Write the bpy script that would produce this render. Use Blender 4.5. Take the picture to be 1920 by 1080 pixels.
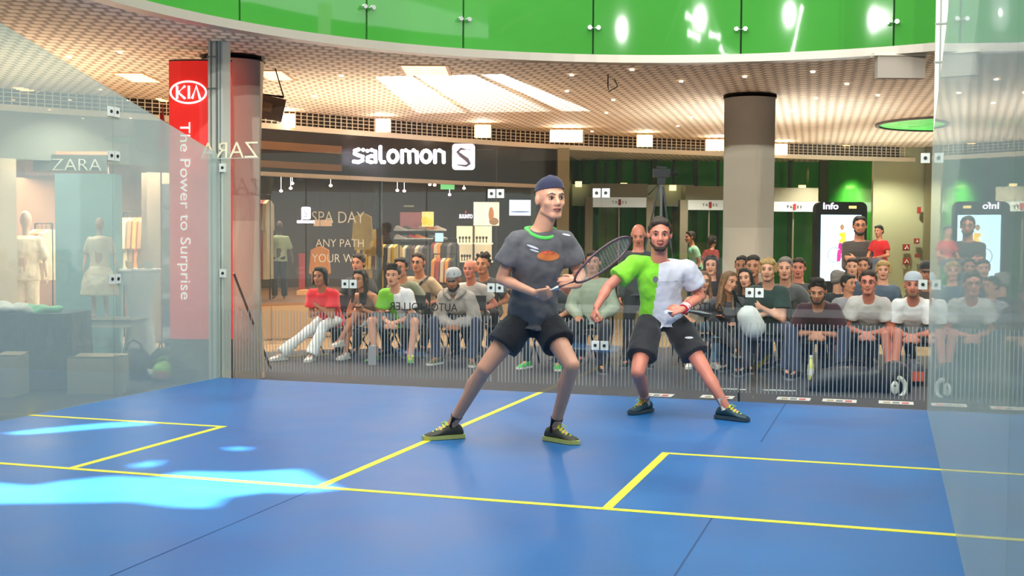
import bpy, bmesh, math, random
from mathutils import Vector, Matrix
from mathutils.geometry import tessellate_polygon
random.seed(7)
V = Vector
for o in list(bpy.data.objects):
    bpy.data.objects.remove(o)
SC = bpy.context.scene
COL = SC.collection
UPZ = V((0, 0, 1))

# ------------------------------------------------------------------ camera
CAM = V((2.88528, -10.02634, 1.32066)); YAW = 0.304828; PIT = -0.0390058; ROL = 0.00661284; FPX = 2240.93
fw = V((-math.sin(YAW)*math.cos(PIT), math.cos(YAW)*math.cos(PIT), math.sin(PIT)))
r0 = fw.cross(UPZ).normalized(); u0 = r0.cross(fw)
rt = r0*math.cos(ROL)+u0*math.sin(ROL); up = u0*math.cos(ROL)-r0*math.sin(ROL)
cd = bpy.data.cameras.new('camera'); cam = bpy.data.objects.new('camera', cd); COL.objects.link(cam)
m = Matrix((rt, up, -fw)).transposed().to_4x4(); m.translation = CAM
cam.matrix_world = m
cd.sensor_width = 36; cd.lens = FPX/1920*36; cd.clip_end = 300; cd.clip_start = 0.05
SC.camera = cam

# ------------------------------------------------------------------ world, lights, exposure
SC.view_settings.view_transform = 'Standard'; SC.view_settings.look = 'None'
SC.view_settings.exposure = 0.62; SC.view_settings.gamma = 1
SC.view_settings.use_curve_mapping = False
SC.cycles.transparent_max_bounces = 32
SC.cycles.max_bounces = 7
w = bpy.data.worlds.new('mall_daylight'); SC.world = w; w.use_nodes = True
bg = w.node_tree.nodes['Background']; bg.inputs[0].default_value = (0.86, 0.93, 0.90, 1); bg.inputs[1].default_value = 1.0

def light(name, kind, loc, energy, color=(1, 1, 1), aim=None, **kw):
    l = bpy.data.lights.new(name, kind); l.energy = energy; l.color = color
    for k, v in kw.items(): setattr(l, k, v)
    o = bpy.data.objects.new(name, l); COL.objects.link(o); o.location = loc
    if aim is not None:
        o.rotation_euler = (V(aim)-V(loc)).to_track_quat('-Z', 'Y').to_euler()
    return o
for x_, y_, e_, c_ in ((-3.4, 4.2, 45, (1, .84, .66)), (-6.2, .4, 40, (1, .80, .60)), (1.2, 7.5, 48, (1, .98, .92)), (5.5, 5.5, 26, (1, .98, .92)), (3.0, 12, 30, (1, .98, .90))):
    light('added_ceiling_fill', 'AREA', (x_, y_, 2.15), e_, c_, (x_, y_, 5), shape='DISK', size=3.2)  # added fill lamps facing up, put in to brighten the ceiling
for x_ in (-4, 0, 4, 8):
    light('added_front_fill', 'SPOT', (x_, -13.5, 6.6), 1500, (1, .98, .94), (x_*.4, 2.5, .8), spot_size=math.radians(75), spot_blend=.8, shadow_soft_size=.07)  # added fill spots behind the camera, lighting the figures from the front
SUNV = V((.45, .2, .87)).normalized()
light('sun', 'SUN', SUNV*30, 22, (1, .97, .92), (0, 0, 0), angle=0.012)
light('skylight', 'AREA', (1.5, -3.0, 7.6), 800, (.93, .97, 1), (1.5, -3, 0), shape='RECTANGLE', size=9, size_y=10)
for x_, y_ in ((-4.6, 3.4), (-3.0, 4.6), (-1.2, 5.4), (-.2, 7.4), (2.6, 5.6), (4.6, 4.6), (2.9, 8.8), (-6.2, .6), (-5.0, -1.6), (-6.8, 2.6), (4.6, 10.5)):
    light('hall_downlight', 'SPOT', (x_, y_, 3.12), 150, (1, .88, .74), (x_, y_, 0), spot_size=math.radians(140), spot_blend=.6, shadow_soft_size=.06)
for x_, y_ in ((-1.0, 14.5), (1.5, 16.0), (4.0, 17.5), (6.5, 18.0), (3.0, 13.5)):
    light('entrance_downlight', 'SPOT', (x_, y_, 2.86), 160, (1, .95, .82), (x_, y_, 0), spot_size=math.radians(150), spot_blend=.6, shadow_soft_size=.06)
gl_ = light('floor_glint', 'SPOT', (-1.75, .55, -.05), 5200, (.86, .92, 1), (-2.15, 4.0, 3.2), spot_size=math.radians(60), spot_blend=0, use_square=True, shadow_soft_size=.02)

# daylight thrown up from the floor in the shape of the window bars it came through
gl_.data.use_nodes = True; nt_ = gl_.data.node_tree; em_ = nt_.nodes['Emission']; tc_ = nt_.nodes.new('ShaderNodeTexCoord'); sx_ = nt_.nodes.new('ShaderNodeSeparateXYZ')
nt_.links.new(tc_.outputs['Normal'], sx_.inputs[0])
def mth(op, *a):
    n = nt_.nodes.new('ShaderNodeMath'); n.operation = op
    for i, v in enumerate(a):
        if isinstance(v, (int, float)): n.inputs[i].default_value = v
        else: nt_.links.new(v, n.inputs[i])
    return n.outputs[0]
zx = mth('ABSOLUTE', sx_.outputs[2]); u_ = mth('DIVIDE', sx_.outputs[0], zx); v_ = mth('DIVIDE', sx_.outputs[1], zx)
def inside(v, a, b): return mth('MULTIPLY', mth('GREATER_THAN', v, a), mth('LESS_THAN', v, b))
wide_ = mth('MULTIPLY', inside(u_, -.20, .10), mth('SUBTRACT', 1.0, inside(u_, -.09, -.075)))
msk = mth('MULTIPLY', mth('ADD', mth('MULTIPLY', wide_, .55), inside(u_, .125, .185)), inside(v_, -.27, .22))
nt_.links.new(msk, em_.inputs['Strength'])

# ------------------------------------------------------------------ pixel helpers (1920 x 1080 frame)
def ray(px, py): return fw+rt*((px-960)/FPX)+up*((540-py)/FPX)
def P(px, py, D): r_ = ray(px, py); return CAM+r_*(D/r_.dot(FLAT))
FLAT = V((fw.x, fw.y, 0)).normalized(); RT = FLAT.cross(UPZ).normalized()
def onY(px, py, Y): d = ray(px, py); return CAM+d*((Y-CAM.y)/d.y)
def onX(px, py, X): d = ray(px, py); return CAM+d*((X-CAM.x)/d.x)
def onZ(px, py, Z): d = ray(px, py); return CAM+d*((Z-CAM.z)/d.z)
FLAT = V((fw.x, fw.y, 0)).normalized(); RT = FLAT.cross(UPZ).normalized()
ZF = -.12          # the hall floor, a step below the court
ZC = 3.2           # the hall ceiling

# ------------------------------------------------------------------ materials
def lin(c):
    c = c/255.0
    return c/12.92 if c <= .04045 else ((c+.055)/1.055)**2.4
def rgb(r, g, b): return (lin(r), lin(g), lin(b), 1)
MATS = {}
def mat(name, c, rough=.6, metal=0, emit=0, coat=0, noise=0, nscale=20, bump=0, bscale=60, spec=.5, sheen=0):
    if name in MATS: return MATS[name]
    m = bpy.data.materials.new(name); m.use_nodes = True; nt = m.node_tree; b = nt.nodes['Principled BSDF']
    col = rgb(*c); b.inputs['Base Color'].default_value = col; b.inputs['Roughness'].default_value = rough
    b.inputs['Metallic'].default_value = metal; b.inputs['Coat Weight'].default_value = coat
    b.inputs['Specular IOR Level'].default_value = spec
    b.inputs['Sheen Weight'].default_value = sheen
    if emit:
        b.inputs['Emission Color'].default_value = col; b.inputs['Emission Strength'].default_value = emit
    g = None
    if noise or bump:
        g = nt.nodes.new('ShaderNodeNewGeometry')
    if noise:
        n = nt.nodes.new('ShaderNodeTexNoise'); n.inputs['Scale'].default_value = nscale; n.inputs['Detail'].default_value = 4
        nt.links.new(g.outputs['Position'], n.inputs['Vector'])
        r = nt.nodes.new('ShaderNodeMapRange'); r.inputs[3].default_value = 1-noise; r.inputs[4].default_value = 1+noise
        r.inputs[1].default_value = .3; r.inputs[2].default_value = .7
        nt.links.new(n.outputs[0], r.inputs[0])
        x = nt.nodes.new('ShaderNodeVectorMath'); x.operation = 'SCALE'; x.inputs[0].default_value = col[:3]
        nt.links.new(r.outputs[0], x.inputs['Scale']); nt.links.new(x.outputs[0], b.inputs['Base Color'])
    if bump:
        n = nt.nodes.new('ShaderNodeTexNoise'); n.inputs['Scale'].default_value = bscale
        nt.links.new(g.outputs['Position'], n.inputs['Vector'])
        bp = nt.nodes.new('ShaderNodeBump'); bp.inputs['Strength'].default_value = bump; bp.inputs['Distance'].default_value = .01
        nt.links.new(n.outputs[0], bp.inputs['Height']); nt.links.new(bp.outputs[0], b.inputs['Normal'])
    MATS[name] = m
    return m

def glass(name, tint, haze, hazecol, gain=1.0, rough=0.0):
    """thin sheet: clear transmission, mirror share by Schlick, a painted pale haze for dust and mirrored mall light, thicker at grazing angles"""
    if name in MATS: return MATS[name]
    m = bpy.data.materials.new(name); m.use_nodes = True; nt = m.node_tree; N = nt.nodes; L = nt.links
    for n in list(N): N.remove(n)
    out = N.new('ShaderNodeOutputMaterial'); g = N.new('ShaderNodeNewGeometry')
    d = N.new('ShaderNodeVectorMath'); d.operation = 'DOT_PRODUCT'; L.new(g.outputs['Incoming'], d.inputs[0]); L.new(g.outputs['Normal'], d.inputs[1])
    def M(op, a, b=None):
        n = N.new('ShaderNodeMath'); n.operation = op
        for i, v in enumerate((a, b)):
            if v is None: continue
            if isinstance(v, (int, float)): n.inputs[i].default_value = v
            else: L.new(v, n.inputs[i])
        return n.outputs[0]
    c = M('MAXIMUM', M('ABSOLUTE', d.outputs['Value']), .03)
    fr = M('MULTIPLY', M('ADD', M('MULTIPLY', M('POWER', M('SUBTRACT', 1.0, c), 5.0), .96), .04), gain)
    hz = M('MINIMUM', M('SUBTRACT', 1.0, M('POWER', 1.0-haze, M('DIVIDE', 1.0, c))), .34)
    tr = N.new('ShaderNodeBsdfTransparent'); tr.inputs[0].default_value = tint
    gl = N.new('ShaderNodeBsdfGlossy'); gl.inputs['Roughness'].default_value = rough
    df = N.new('ShaderNodeBsdfDiffuse'); df.inputs[0].default_value = hazecol
    m1 = N.new('ShaderNodeMixShader'); L.new(fr, m1.inputs[0]); L.new(tr.outputs[0], m1.inputs[1]); L.new(gl.outputs[0], m1.inputs[2])
    m2 = N.new('ShaderNodeMixShader'); L.new(hz, m2.inputs[0]); L.new(m1.outputs[0], m2.inputs[1]); L.new(df.outputs[0], m2.inputs[2])
    L.new(m2.outputs[0], out.inputs[0])
    MATS[name] = m
    return m

def brick_mat(name, c1, c2, mortar, bw, rh, ms, rough=.6, rot=0, vec=None, bump=.0, coat=0, metal=0, smooth=.1):
    m = mat(name, (128, 128, 128), rough, metal=metal, coat=coat); nt = m.node_tree
    g = nt.nodes.new('ShaderNodeNewGeometry'); mp = nt.nodes.new('ShaderNodeMapping'); mp.inputs['Rotation'].default_value = vec or (0, 0, rot)
    t = nt.nodes.new('ShaderNodeTexBrick'); t.inputs['Color1'].default_value = rgb(*c1); t.inputs['Color2'].default_value = rgb(*c2); t.inputs['Mortar'].default_value = rgb(*mortar)
    t.inputs['Scale'].default_value = 1; t.inputs['Mortar Size'].default_value = ms; t.inputs['Brick Width'].default_value = bw; t.inputs['Row Height'].default_value = rh
    t.inputs['Mortar Smooth'].default_value = smooth
    nt.links.new(g.outputs['Position'], mp.inputs[0]); nt.links.new(mp.outputs[0], t.inputs[0])
    nt.links.new(t.outputs[0], nt.nodes['Principled BSDF'].inputs['Base Color'])
    if bump:
        bp = nt.nodes.new('ShaderNodeBump'); bp.inputs['Strength'].default_value = bump; bp.inputs['Distance'].default_value = .02
        bp.invert = True
        nt.links.new(t.outputs['Fac'], bp.inputs['Height']); nt.links.new(bp.outputs[0], nt.nodes['Principled BSDF'].inputs['Normal'])
    return m

# ------------------------------------------------------------------ objects and meshes
ORG = {}
def tag(o, label=None, cat=None, group=None, kind=None):
    if label: o['label'] = label
    if cat: o['category'] = cat
    if group: o['group'] = group
    if kind: o['kind'] = kind
    return o
def thing(name, loc, label, cat, group=None):
    o = bpy.data.objects.new(name, None); COL.objects.link(o); o.location = loc; o.empty_display_size = .1
    ORG[o.name] = V(loc)
    return tag(o, label, cat, group)
def link(name, me, parent=None, loc=None):
    """link a mesh given in world coordinates; its origin goes to its parent's origin, or to its own base"""
    o = bpy.data.objects.new(name, me); COL.objects.link(o)
    if parent is not None:
        og = ORG[parent.name]; o.parent = parent; ORG[o.name] = og
    else:
        xs = [v.co for v in me.vertices]
        og = V(((min(v.x for v in xs)+max(v.x for v in xs))/2, (min(v.y for v in xs)+max(v.y for v in xs))/2, min(v.z for v in xs)))
        o.location = og; ORG[o.name] = og
    me.transform(Matrix.Translation(-og))
    return o
def dup(root, loc, rotz=None, label=None, group=None, mats=None):
    r = root.copy(); COL.objects.link(r); r.location = loc
    if rotz is not None: r.rotation_euler = (0, 0, rotz)
    if label: r['label'] = label
    if group: r['group'] = group
    for ch in list(root.children):
        c = ch.copy(); COL.objects.link(c); c.parent = r
        for gch in list(ch.children):
            d = gch.copy(); COL.objects.link(d); d.parent = c
    return r

def axes(d, ref=None):
    d = d.normalized()
    if ref is None: ref = UPZ if abs(d.z) < .95 else V((0, 1, 0))
    s = d.cross(ref).normalized(); t = s.cross(d).normalized()
    return s, t
class MB:
    def __init__(s): s.v = []; s.f = []; s.m = []; s.mi = 0
    def add(s, vs, fs):
        k = len(s.v); s.v += [tuple(v) for v in vs]; s.f += [tuple(i+k for i in f) for f in fs]; s.m += [s.mi]*len(fs); return s
    def obox(s, c, ax, ay, az, sx, sy, sz):
        c = V(c); ax, ay, az = V(ax)*sx/2, V(ay)*sy/2, V(az)*sz/2
        vs = [c+ax*i+ay*j+az*k for i in (-1, 1) for j in (-1, 1) for k in (-1, 1)]
        return s.add(vs, [(0, 1, 3, 2), (4, 6, 7, 5), (0, 4, 5, 1), (2, 3, 7, 6), (0, 2, 6, 4), (1, 5, 7, 3)])
    def box(s, x0, x1, y0, y1, z0, z1):
        return s.obox(((x0+x1)/2, (y0+y1)/2, (z0+z1)/2), (1, 0, 0), (0, 1, 0), (0, 0, 1), x1-x0, y1-y0, z1-z0)
    def cbox(s, px0, py0, px1, py1, D, th):
        """box facing the court axis: spans the given picture extents at depth D, th thick going away"""
        a = P((px0+px1)/2, (py0+py1)/2, D)
        wd = abs(px1-px0)/FPX*D; h = abs(py1-py0)/FPX*D
        return s.obox(a+FLAT*th/2, RT, FLAT, UPZ, wd, th, h)
    def loft(s, rings, cap=True, closed=True):
        n = len(rings[0]); vs = [p for r in rings for p in r]; fs = []
        for i in range(len(rings)-1):
            for j in range(n if closed else n-1):
                a = i*n+j; b = i*n+(j+1) % n
                fs.append((a, b, b+n, a+n))
        if cap: fs.append(tuple(range(n-1, -1, -1))); fs.append(tuple(range((len(rings)-1)*n, len(rings)*n)))
        return s.add(vs, fs)
    def ring(s, c, u, v, ru, rv, n=12):
        return [c+u*math.cos(2*math.pi*i/n)*ru+v*math.sin(2*math.pi*i/n)*rv for i in range(n)]
    def tube(s, pts, r, n=8, cap=True):
        pts = [V(p) for p in pts]; rs = r if isinstance(r, (list, tuple)) else [r]*len(pts); rings = []
        ref = None
        for i, p in enumerate(pts):
            d = (pts[min(i+1, len(pts)-1)]-pts[max(i-1, 0)]).normalized()
            if ref is None: u, v = axes(d)
            else:
                u = (ref-d*ref.dot(d)).normalized(); v = d.cross(u)
            ref = u
            rings.append(s.ring(p, u, v, rs[i], rs[i], n))
        return s.loft(rings, cap)
    def cyl(s, a, b, r0, r1=None, n=16): return s.tube([a, b], [r0, r0 if r1 is None else r1], n)
    def cap(s, a, b, ra, rb, n=12):
        """tapered capsule"""
        a, b = V(a), V(b); d = (b-a); L = d.length
        if L < 1e-5: return s.ell(a, (1, 0, 0), (0, 1, 0), (0, 0, 1), ra, ra, ra)
        d = d/L; u, v = axes(d); rings = []
        for k in (-.98, -.7, -.35): rings.append(s.ring(a+d*ra*k, u, v, ra*math.sqrt(1-k*k), ra*math.sqrt(1-k*k), n))
        rings.append(s.ring(a, u, v, ra, ra, n)); rings.append(s.ring(b, u, v, rb, rb, n))
        for k in (.35, .7, .98): rings.append(s.ring(b+d*rb*k, u, v, rb*math.sqrt(1-k*k), rb*math.sqrt(1-k*k), n))
        return s.loft(rings)
    def ell(s, c, ax, ay, az, rx, ry, rz, n=14):
        c, ax, ay, az = V(c), V(ax), V(ay), V(az); rings = []
        for i in range(1, n//2+1):
            t = math.pi*i/(n//2+1); rings.append([c+az*rz*-math.cos(t)+(ax*rx*math.cos(2*math.pi*j/n)+ay*ry*math.sin(2*math.pi*j/n))*math.sin(t) for j in range(n)])
        k = len(s.v); s.loft(rings, False)
        m_ = len(rings)*n; s.v += [tuple(c-az*rz), tuple(c+az*rz)]
        for j in range(n):
            s.f.append((k+(j+1) % n, k+j, k+m_)); s.f.append((k+m_-n+j, k+m_-n+(j+1) % n, k+m_+1)); s.m += [s.mi]*2
        return s
    def lathe(s, c, prof, n=20, az=UPZ, cap=True):
        u, v = axes(V(az)); c = V(c)
        return s.loft([s.ring(c+V(az)*z, u, v, max(r, .0005), max(r, .0005), n) for r, z in prof], cap)
    def prism(s, poly, o, ux, uy, uz, th):
        """2-d outline poly (list of xy) in axes ux, uy about o, extruded th along uz"""
        o, ux, uy, uz = V(o), V(ux), V(uy), V(uz); n = len(poly)
        a = [o+ux*x+uy*y for x, y in poly]; b = [p+uz*th for p in a]
        tr = tessellate_polygon([[V((x, y, 0)) for x, y in poly]])
        fs = [tuple(t) for t in tr]+[tuple(i+n for i in reversed(t)) for t in tr]+[(i, (i+1) % n, (i+1) % n+n, i+n) for i in range(n)]
        return s.add(a+b, fs)
    def mesh(s, name, mats):
        me = bpy.data.meshes.new(name); me.from_pydata(s.v, [], s.f)
        for m_ in (mats if isinstance(mats, (list, tuple)) else [mats]): me.materials.append(m_)
        me.polygons.foreach_set('material_index', s.m)
        bm = bmesh.new(); bm.from_mesh(me); bmesh.ops.recalc_face_normals(bm, faces=bm.faces); bm.to_mesh(me); bm.free()
        return me
    def build(s, name, mats, parent=None, smooth=False):
        me = s.mesh(name, mats)
        if smooth:
            me.polygons.foreach_set('use_smooth', [True]*len(me.polygons))
            try: me.set_sharp_from_angle(angle=math.radians(40))
            except Exception: pass
        return link(name, me, parent)

CLOUD = bpy.data.textures.new('folds', 'CLOUDS'); CLOUD.noise_scale = .11
def melt(mb, name, mats, parent, vox=.01, sm=6, fold=0, pick=None):
    """fuse overlapping shapes into one continuous surface"""
    me = mb.mesh(name+'_raw', mats); o = bpy.data.objects.new('tmp', me); COL.objects.link(o)
    md = o.modifiers.new('r', 'REMESH'); md.mode = 'VOXEL'; md.voxel_size = vox
    md = o.modifiers.new('s', 'SMOOTH'); md.factor = .5; md.iterations = sm
    if fold:
        md = o.modifiers.new('d', 'DISPLACE'); md.texture = CLOUD; md.texture_coords = 'GLOBAL'; md.strength = fold; md.mid_level = .5
        md = o.modifiers.new('s', 'SMOOTH'); md.factor = .5; md.iterations = 1
    dg = bpy.context.evaluated_depsgraph_get()
    new = bpy.data.meshes.new_from_object(o.evaluated_get(dg), depsgraph=dg)
    bpy.data.objects.remove(o); bpy.data.meshes.remove(me)
    new.name = name
    if len(new.materials) == 0:
        for m_ in (mats if isinstance(mats, (list, tuple)) else [mats]): new.materials.append(m_)
    if pick:
        new.polygons.foreach_set('material_index', [pick(p.center) for p in new.polygons])
    new.polygons.foreach_set('use_smooth', [True]*len(new.polygons))
    return link(name, new, parent)

def text(s, c, ux, uy, h, m, name='lettering', parent=None, width=None, th=.006, bold=0, align='CENTER', spacing=1.0):
    """raised lettering: cap height h, centred on c, reading along ux with uy up"""
    cu = bpy.data.curves.new('t', 'FONT'); cu.body = s; cu.align_x = align; cu.size = 1; cu.extrude = .5; cu.offset = bold; cu.space_character = spacing
    cu.resolution_u = 3
    o = bpy.data.objects.new('t', cu); COL.objects.link(o)
    dg = bpy.context.evaluated_depsgraph_get(); me = bpy.data.meshes.new_from_object(o.evaluated_get(dg), depsgraph=dg)
    bpy.data.objects.remove(o)
    ux, uy = V(ux).normalized(), V(uy).normalized(); uz = ux.cross(uy)
    x0 = min(v.co.x for v in me.vertices); x1 = max(v.co.x for v in me.vertices); y1 = .7
    sc = h/y1; sx = (width/(x1-x0)) if width else sc; cx = (x0+x1)/2 if align == 'CENTER' else 0
    for v in me.vertices:
        p = V(c)+ux*((v.co.x-cx)*sx)+uy*((v.co.y-.35)*sc)+uz*(v.co.z*th); v.co = p
    me.materials.clear(); me.materials.append(m)
    return link(name, me, parent)
# ------------------------------------------------------------------ court
def floor_mat():
    m = mat('court_blue', (50, 112, 190), .30); nt = m.node_tree; b = nt.nodes['Principled BSDF']
    g = nt.nodes.new('ShaderNodeNewGeometry'); n = nt.nodes.new('ShaderNodeTexNoise'); n.inputs['Scale'].default_value = 1.3; n.inputs['Detail'].default_value = 6
    nt.links.new(g.outputs['Position'], n.inputs['Vector'])
    r = nt.nodes.new('ShaderNodeValToRGB'); r.color_ramp.elements[0].position = .3; r.color_ramp.elements[1].position = .75
    r.color_ramp.elements[0].color = rgb(26, 96, 162); r.color_ramp.elements[1].color = rgb(42, 114, 180)
    nt.links.new(n.outputs[0], r.inputs[0]); nt.links.new(r.outputs[0], b.inputs['Base Color'])
    r2 = nt.nodes.new('ShaderNodeMapRange'); r2.inputs[3].default_value = .24; r2.inputs[4].default_value = .5
    nt.links.new(n.outputs[0], r2.inputs[0]); nt.links.new(r2.outputs[0], b.inputs['Roughness'])
    b.inputs['Specular IOR Level'].default_value = .45
    return m
M_BLUE = floor_mat(); M_YEL = mat('line_yellow', (236, 222, 60), .5); M_SEAM = mat('seam', (40, 72, 118), .8)
tag(MB().box(-3.2, 3.2, -9.75, 0, -.12, 0).build('floor', M_BLUE), kind='structure')
LT = .0015
def line(nm, x0, x1, y0, y1, label):
    tag(MB().box(x0, x1, y0, y1, 0, LT).build(nm, M_YEL), label, 'court line', 'yellow court lines')
line('court_line', -3.2, 3.2, -4.31, -4.26, 'long yellow line painted across the whole width of the blue court')
line('court_line', -.025, .025, -4.259, 0, 'yellow line running between the two players to the back glass')
for sx in (-1, 1):
    nm = 'left' if sx < 0 else 'right'; xs = sorted((sx*1.60, sx*1.55)); ys = sorted((sx*3.2, sx*1.601))
    line('court_line', xs[0], xs[1], -4.259, -2.61, 'short yellow side line of the %s service box' % nm)
    line('court_line', ys[0], ys[1], -2.66, -2.61, 'yellow rear line of the %s service box, ending at the side glass' % nm)
mb = MB(); mb.box(-.004, .004, -9.75, -4.312, 0, .0008)
for x in (2.1,): mb.box(x-.004, x+.004, -9.75, -4.312, 0, .0008); mb.box(x-.004, x+.004, -2.0, 0, 0, .0008)
tag(mb.build('trim_1', M_SEAM), kind='structure')

# glass walls
G_BACK = glass('court_glass_back', (.955, .975, .965, 1), .005, rgb(200, 210, 205), 1.0)
G_LEFT = glass('court_glass_left', (.84, .90, .88, 1), .175, rgb(215, 228, 222), 1.4)  # side glass: haze colour stands in for the bright mall it mirrors
G_RIGHT = glass('court_glass_right', (.88, .93, .90, 1), .12, rgb(222, 236, 226), 1.0)
M_PLATE = mat('fitting_plate', (222, 224, 214), .35, metal=.2); M_BOLT = mat('bolt', (60, 62, 62), .4, metal=.6)
TH = .012
bx = [-3.2, -1.835, -.42, .53, 1.835, 3.2]
names = ['leftmost panel of the back glass wall, in front of the woman in red', 'back glass wall panel in front of the man in the grey hoodie', 'narrow glass door panel in the middle of the back glass wall', 'back glass wall panel behind the player in black shorts', 'rightmost panel of the back glass wall, in front of the man in glasses']
for i in range(5):
    o = MB().box(bx[i]+.003, bx[i+1]-.003, 0, TH, .0, 2.13).build('glass_wall', G_BACK); tag(o, names[i], 'glass wall panel', 'back wall glass panels')
def slope(y): return 2.13+.25*(-y)
for sx, gm, ys, nm in ((-1, G_LEFT, [0, -1.62, -3.22, -4.85, -6.5, -8.1, -9.75], 'left'), (1, G_RIGHT, [0, -1.62, -3.22, -5.1, -6.62, -8.2, -9.75], 'right')):
    for i in range(6):
        y0, y1 = ys[i], ys[i+1]
        pr = [(y0-.003 if i else y0, 0), (y1+.003, 0), (y1+.003, slope(y1)), (y0-.003 if i else y0, slope(y0))]
        o = MB().prism(pr, (3.2*sx if sx > 0 else -3.2-TH, 0, 0), (0, 1, 0), (0, 0, 1), (1, 0, 0), TH).build('glass_wall', gm)
        ordn = ['first', 'second', 'third', 'fourth', 'fifth', 'sixth'][i]
        tag(o, '%s panel of the %s side glass wall counted from the back corner' % (ordn, nm), 'glass wall panel', nm+' side glass panels')
def plates(pos, nrm, along, label, one=0):
    t = thing('glass_clamp', V(pos), label, 'glass fitting', 'clamp plates holding the glass panels')
    for sg in ((-1, 1) if not one else (one,)):
        c = V(pos)+V(along)*sg*.040
        p = MB().obox(c-V(nrm)*.008, along, nrm, UPZ, .068, .012, .078).build('plate', M_PLATE, t)
        MB().cyl(c-V(nrm)*.014, c-V(nrm)*.02, .014, n=12).build('bolt', M_BOLT, p)
for x, z, wh in ((-1.835, .92, 'beside the woman in the white skirt'), (-.42, 1.74, 'upper, left of the grey player'), (-.42, .91, 'lower, left of the grey player'), (.53, .43, 'near the floor between both players'), (.53, 1.74, 'high between both players'), (1.835, .91, 'before the blond man')):
    plates((x, 0, z), (0, 1, 0), (1, 0, 0), 'pair of white clamp plates on the back glass, '+wh)
for z, wh in ((1.0, 'lower'), (2.0, 'upper')):
    plates((-3.19, 0, z), (0, 1, 0), (1, 0, 0), wh+' clamp plate where back glass meets the left corner post', one=1)
    plates((3.19, 0, z), (0, 1, 0), (1, 0, 0), wh+' clamp plate where back glass meets the right corner post', one=-1)
for z, wh in ((.99, 'lowest'), (2.0, 'middle'), (2.36, 'topmost')):
    plates((-3.2, -1.62, z), (-1, 0, 0), (0, 1, 0), wh+' pair of clamp plates on the left side glass joint')
# striped film on the lower back glass
M_STR = mat('stripe_film', (150, 154, 152), .5)
for i in range(5):
    mb = MB(); x = bx[i]+.03
    while x < bx[i+1]-.02:
        mb.box(x-.0036, x+.0036, -.0012, -.0002, .075, .66); x += .032
    tag(mb.build('striped_film', M_STR), 'fine grey vertical stripes stuck on the '+['leftmost', 'second', 'door', 'fourth', 'rightmost'][i]+' panel of the back glass', 'glass film', kind='stuff')
M_INK = mat('black_letter', (22, 22, 24), .5)  # mirror-written black letters laid on the back glass
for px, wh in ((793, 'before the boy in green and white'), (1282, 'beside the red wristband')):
    c = onY(px, 575, -.002); t = thing('glass_lettering', c, 'mirror-written black lettering on the back glass, '+wh, 'lettering', 'black lettering on the back glass')
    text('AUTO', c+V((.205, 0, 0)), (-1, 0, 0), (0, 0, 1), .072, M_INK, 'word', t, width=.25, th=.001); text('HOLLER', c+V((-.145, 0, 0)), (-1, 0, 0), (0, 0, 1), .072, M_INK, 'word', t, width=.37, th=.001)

# corner posts, top rail
M_ALU = mat('aluminium', (206, 210, 200), .45, metal=.1); M_ALUD = mat('aluminium_groove', (120, 130, 122), .5, metal=.3); M_CREAM = mat('cream_post', (232, 222, 204), .5)
def corner_post(x, m1, label):
    t = thing('corner_post', V((x, .10, ZF)), label, 'post', 'corner posts of the glass court')
    MB().box(x-.08, x+.08, .03, .17, ZF, 4.6).build('column', m1, t)
    for dx, w_ in ((-.045, .012), (.018, .02), (.055, .008)): MB().box(x+dx-w_/2, x+dx+w_/2, .022, .032, 0, 4.6).build('groove', M_ALUD, t)
    for z in (2.75, 3.05): MB().box(x-.09, x+.02, .02, .03, z, z+.012).build('bracket', M_ALUD, t)
corner_post(-3.25, M_ALU, 'tall grey aluminium post at the left back corner of the court')
corner_post(3.29, M_CREAM, 'tall cream post at the right back corner of the court')

# ------------------------------------------------------------------ hall floor, ceiling, atrium
M_CARP = mat('dark_carpet', (62, 60, 60), .85, noise=.12, nscale=30)
M_TILE = brick_mat('hall_tile', (168, 140, 104), (178, 150, 112), (130, 108, 84), 1.2, 1.2, .01, rough=.22)
tag(MB().box(-14, 22, -14, 48, ZF-.2, ZF-.01).build('floor', M_TILE), kind='structure')
tag(MB().prism([(-6.2, -12), (6.5, -12), (6.5, 6.2), (-1.0, 6.2), (-4.2, 4.2), (-5.2, 3.1), (-6.2, 1.2)], (0, 0, ZF-.01), (1, 0, 0), (0, 1, 0), (0, 0, 1), .012).build('floor', M_CARP), kind='structure')
CC = V((1.796, -2.316, 0)); CR = 4.76
def ceil_mat():
    m = mat('expanded_mesh_ceiling', (150, 128, 108), .75); nt = m.node_tree; b = nt.nodes['Principled BSDF']; L = nt.links
    g = nt.nodes.new('ShaderNodeNewGeometry'); mp = nt.nodes.new('ShaderNodeMapping'); mp.inputs['Rotation'].default_value = (0, 0, -YAW-.12)
    t = nt.nodes.new('ShaderNodeTexBrick'); t.inputs['Scale'].default_value = 1; t.inputs['Brick Width'].default_value = .13; t.inputs['Row Height'].default_value = .17
    t.inputs['Mortar Size'].default_value = .034; t.inputs['Mortar Smooth'].default_value = .9; t.offset = .5
    t.inputs['Color1'].default_value = rgb(246, 228, 204); t.inputs['Color2'].default_value = rgb(236, 220, 196); t.inputs['Mortar'].default_value = rgb(166, 146, 124)
    L.new(g.outputs['Position'], mp.inputs[0]); L.new(mp.outputs[0], t.inputs[0]); L.new(t.outputs[0], b.inputs['Base Color'])
    bp = nt.nodes.new('ShaderNodeBump'); bp.invert = True; bp.inputs['Strength'].default_value = .5; bp.inputs['Distance'].default_value = .02
    L.new(t.outputs['Fac'], bp.inputs['Height']); L.new(bp.outputs[0], b.inputs['Normal'])
    return m
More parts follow.
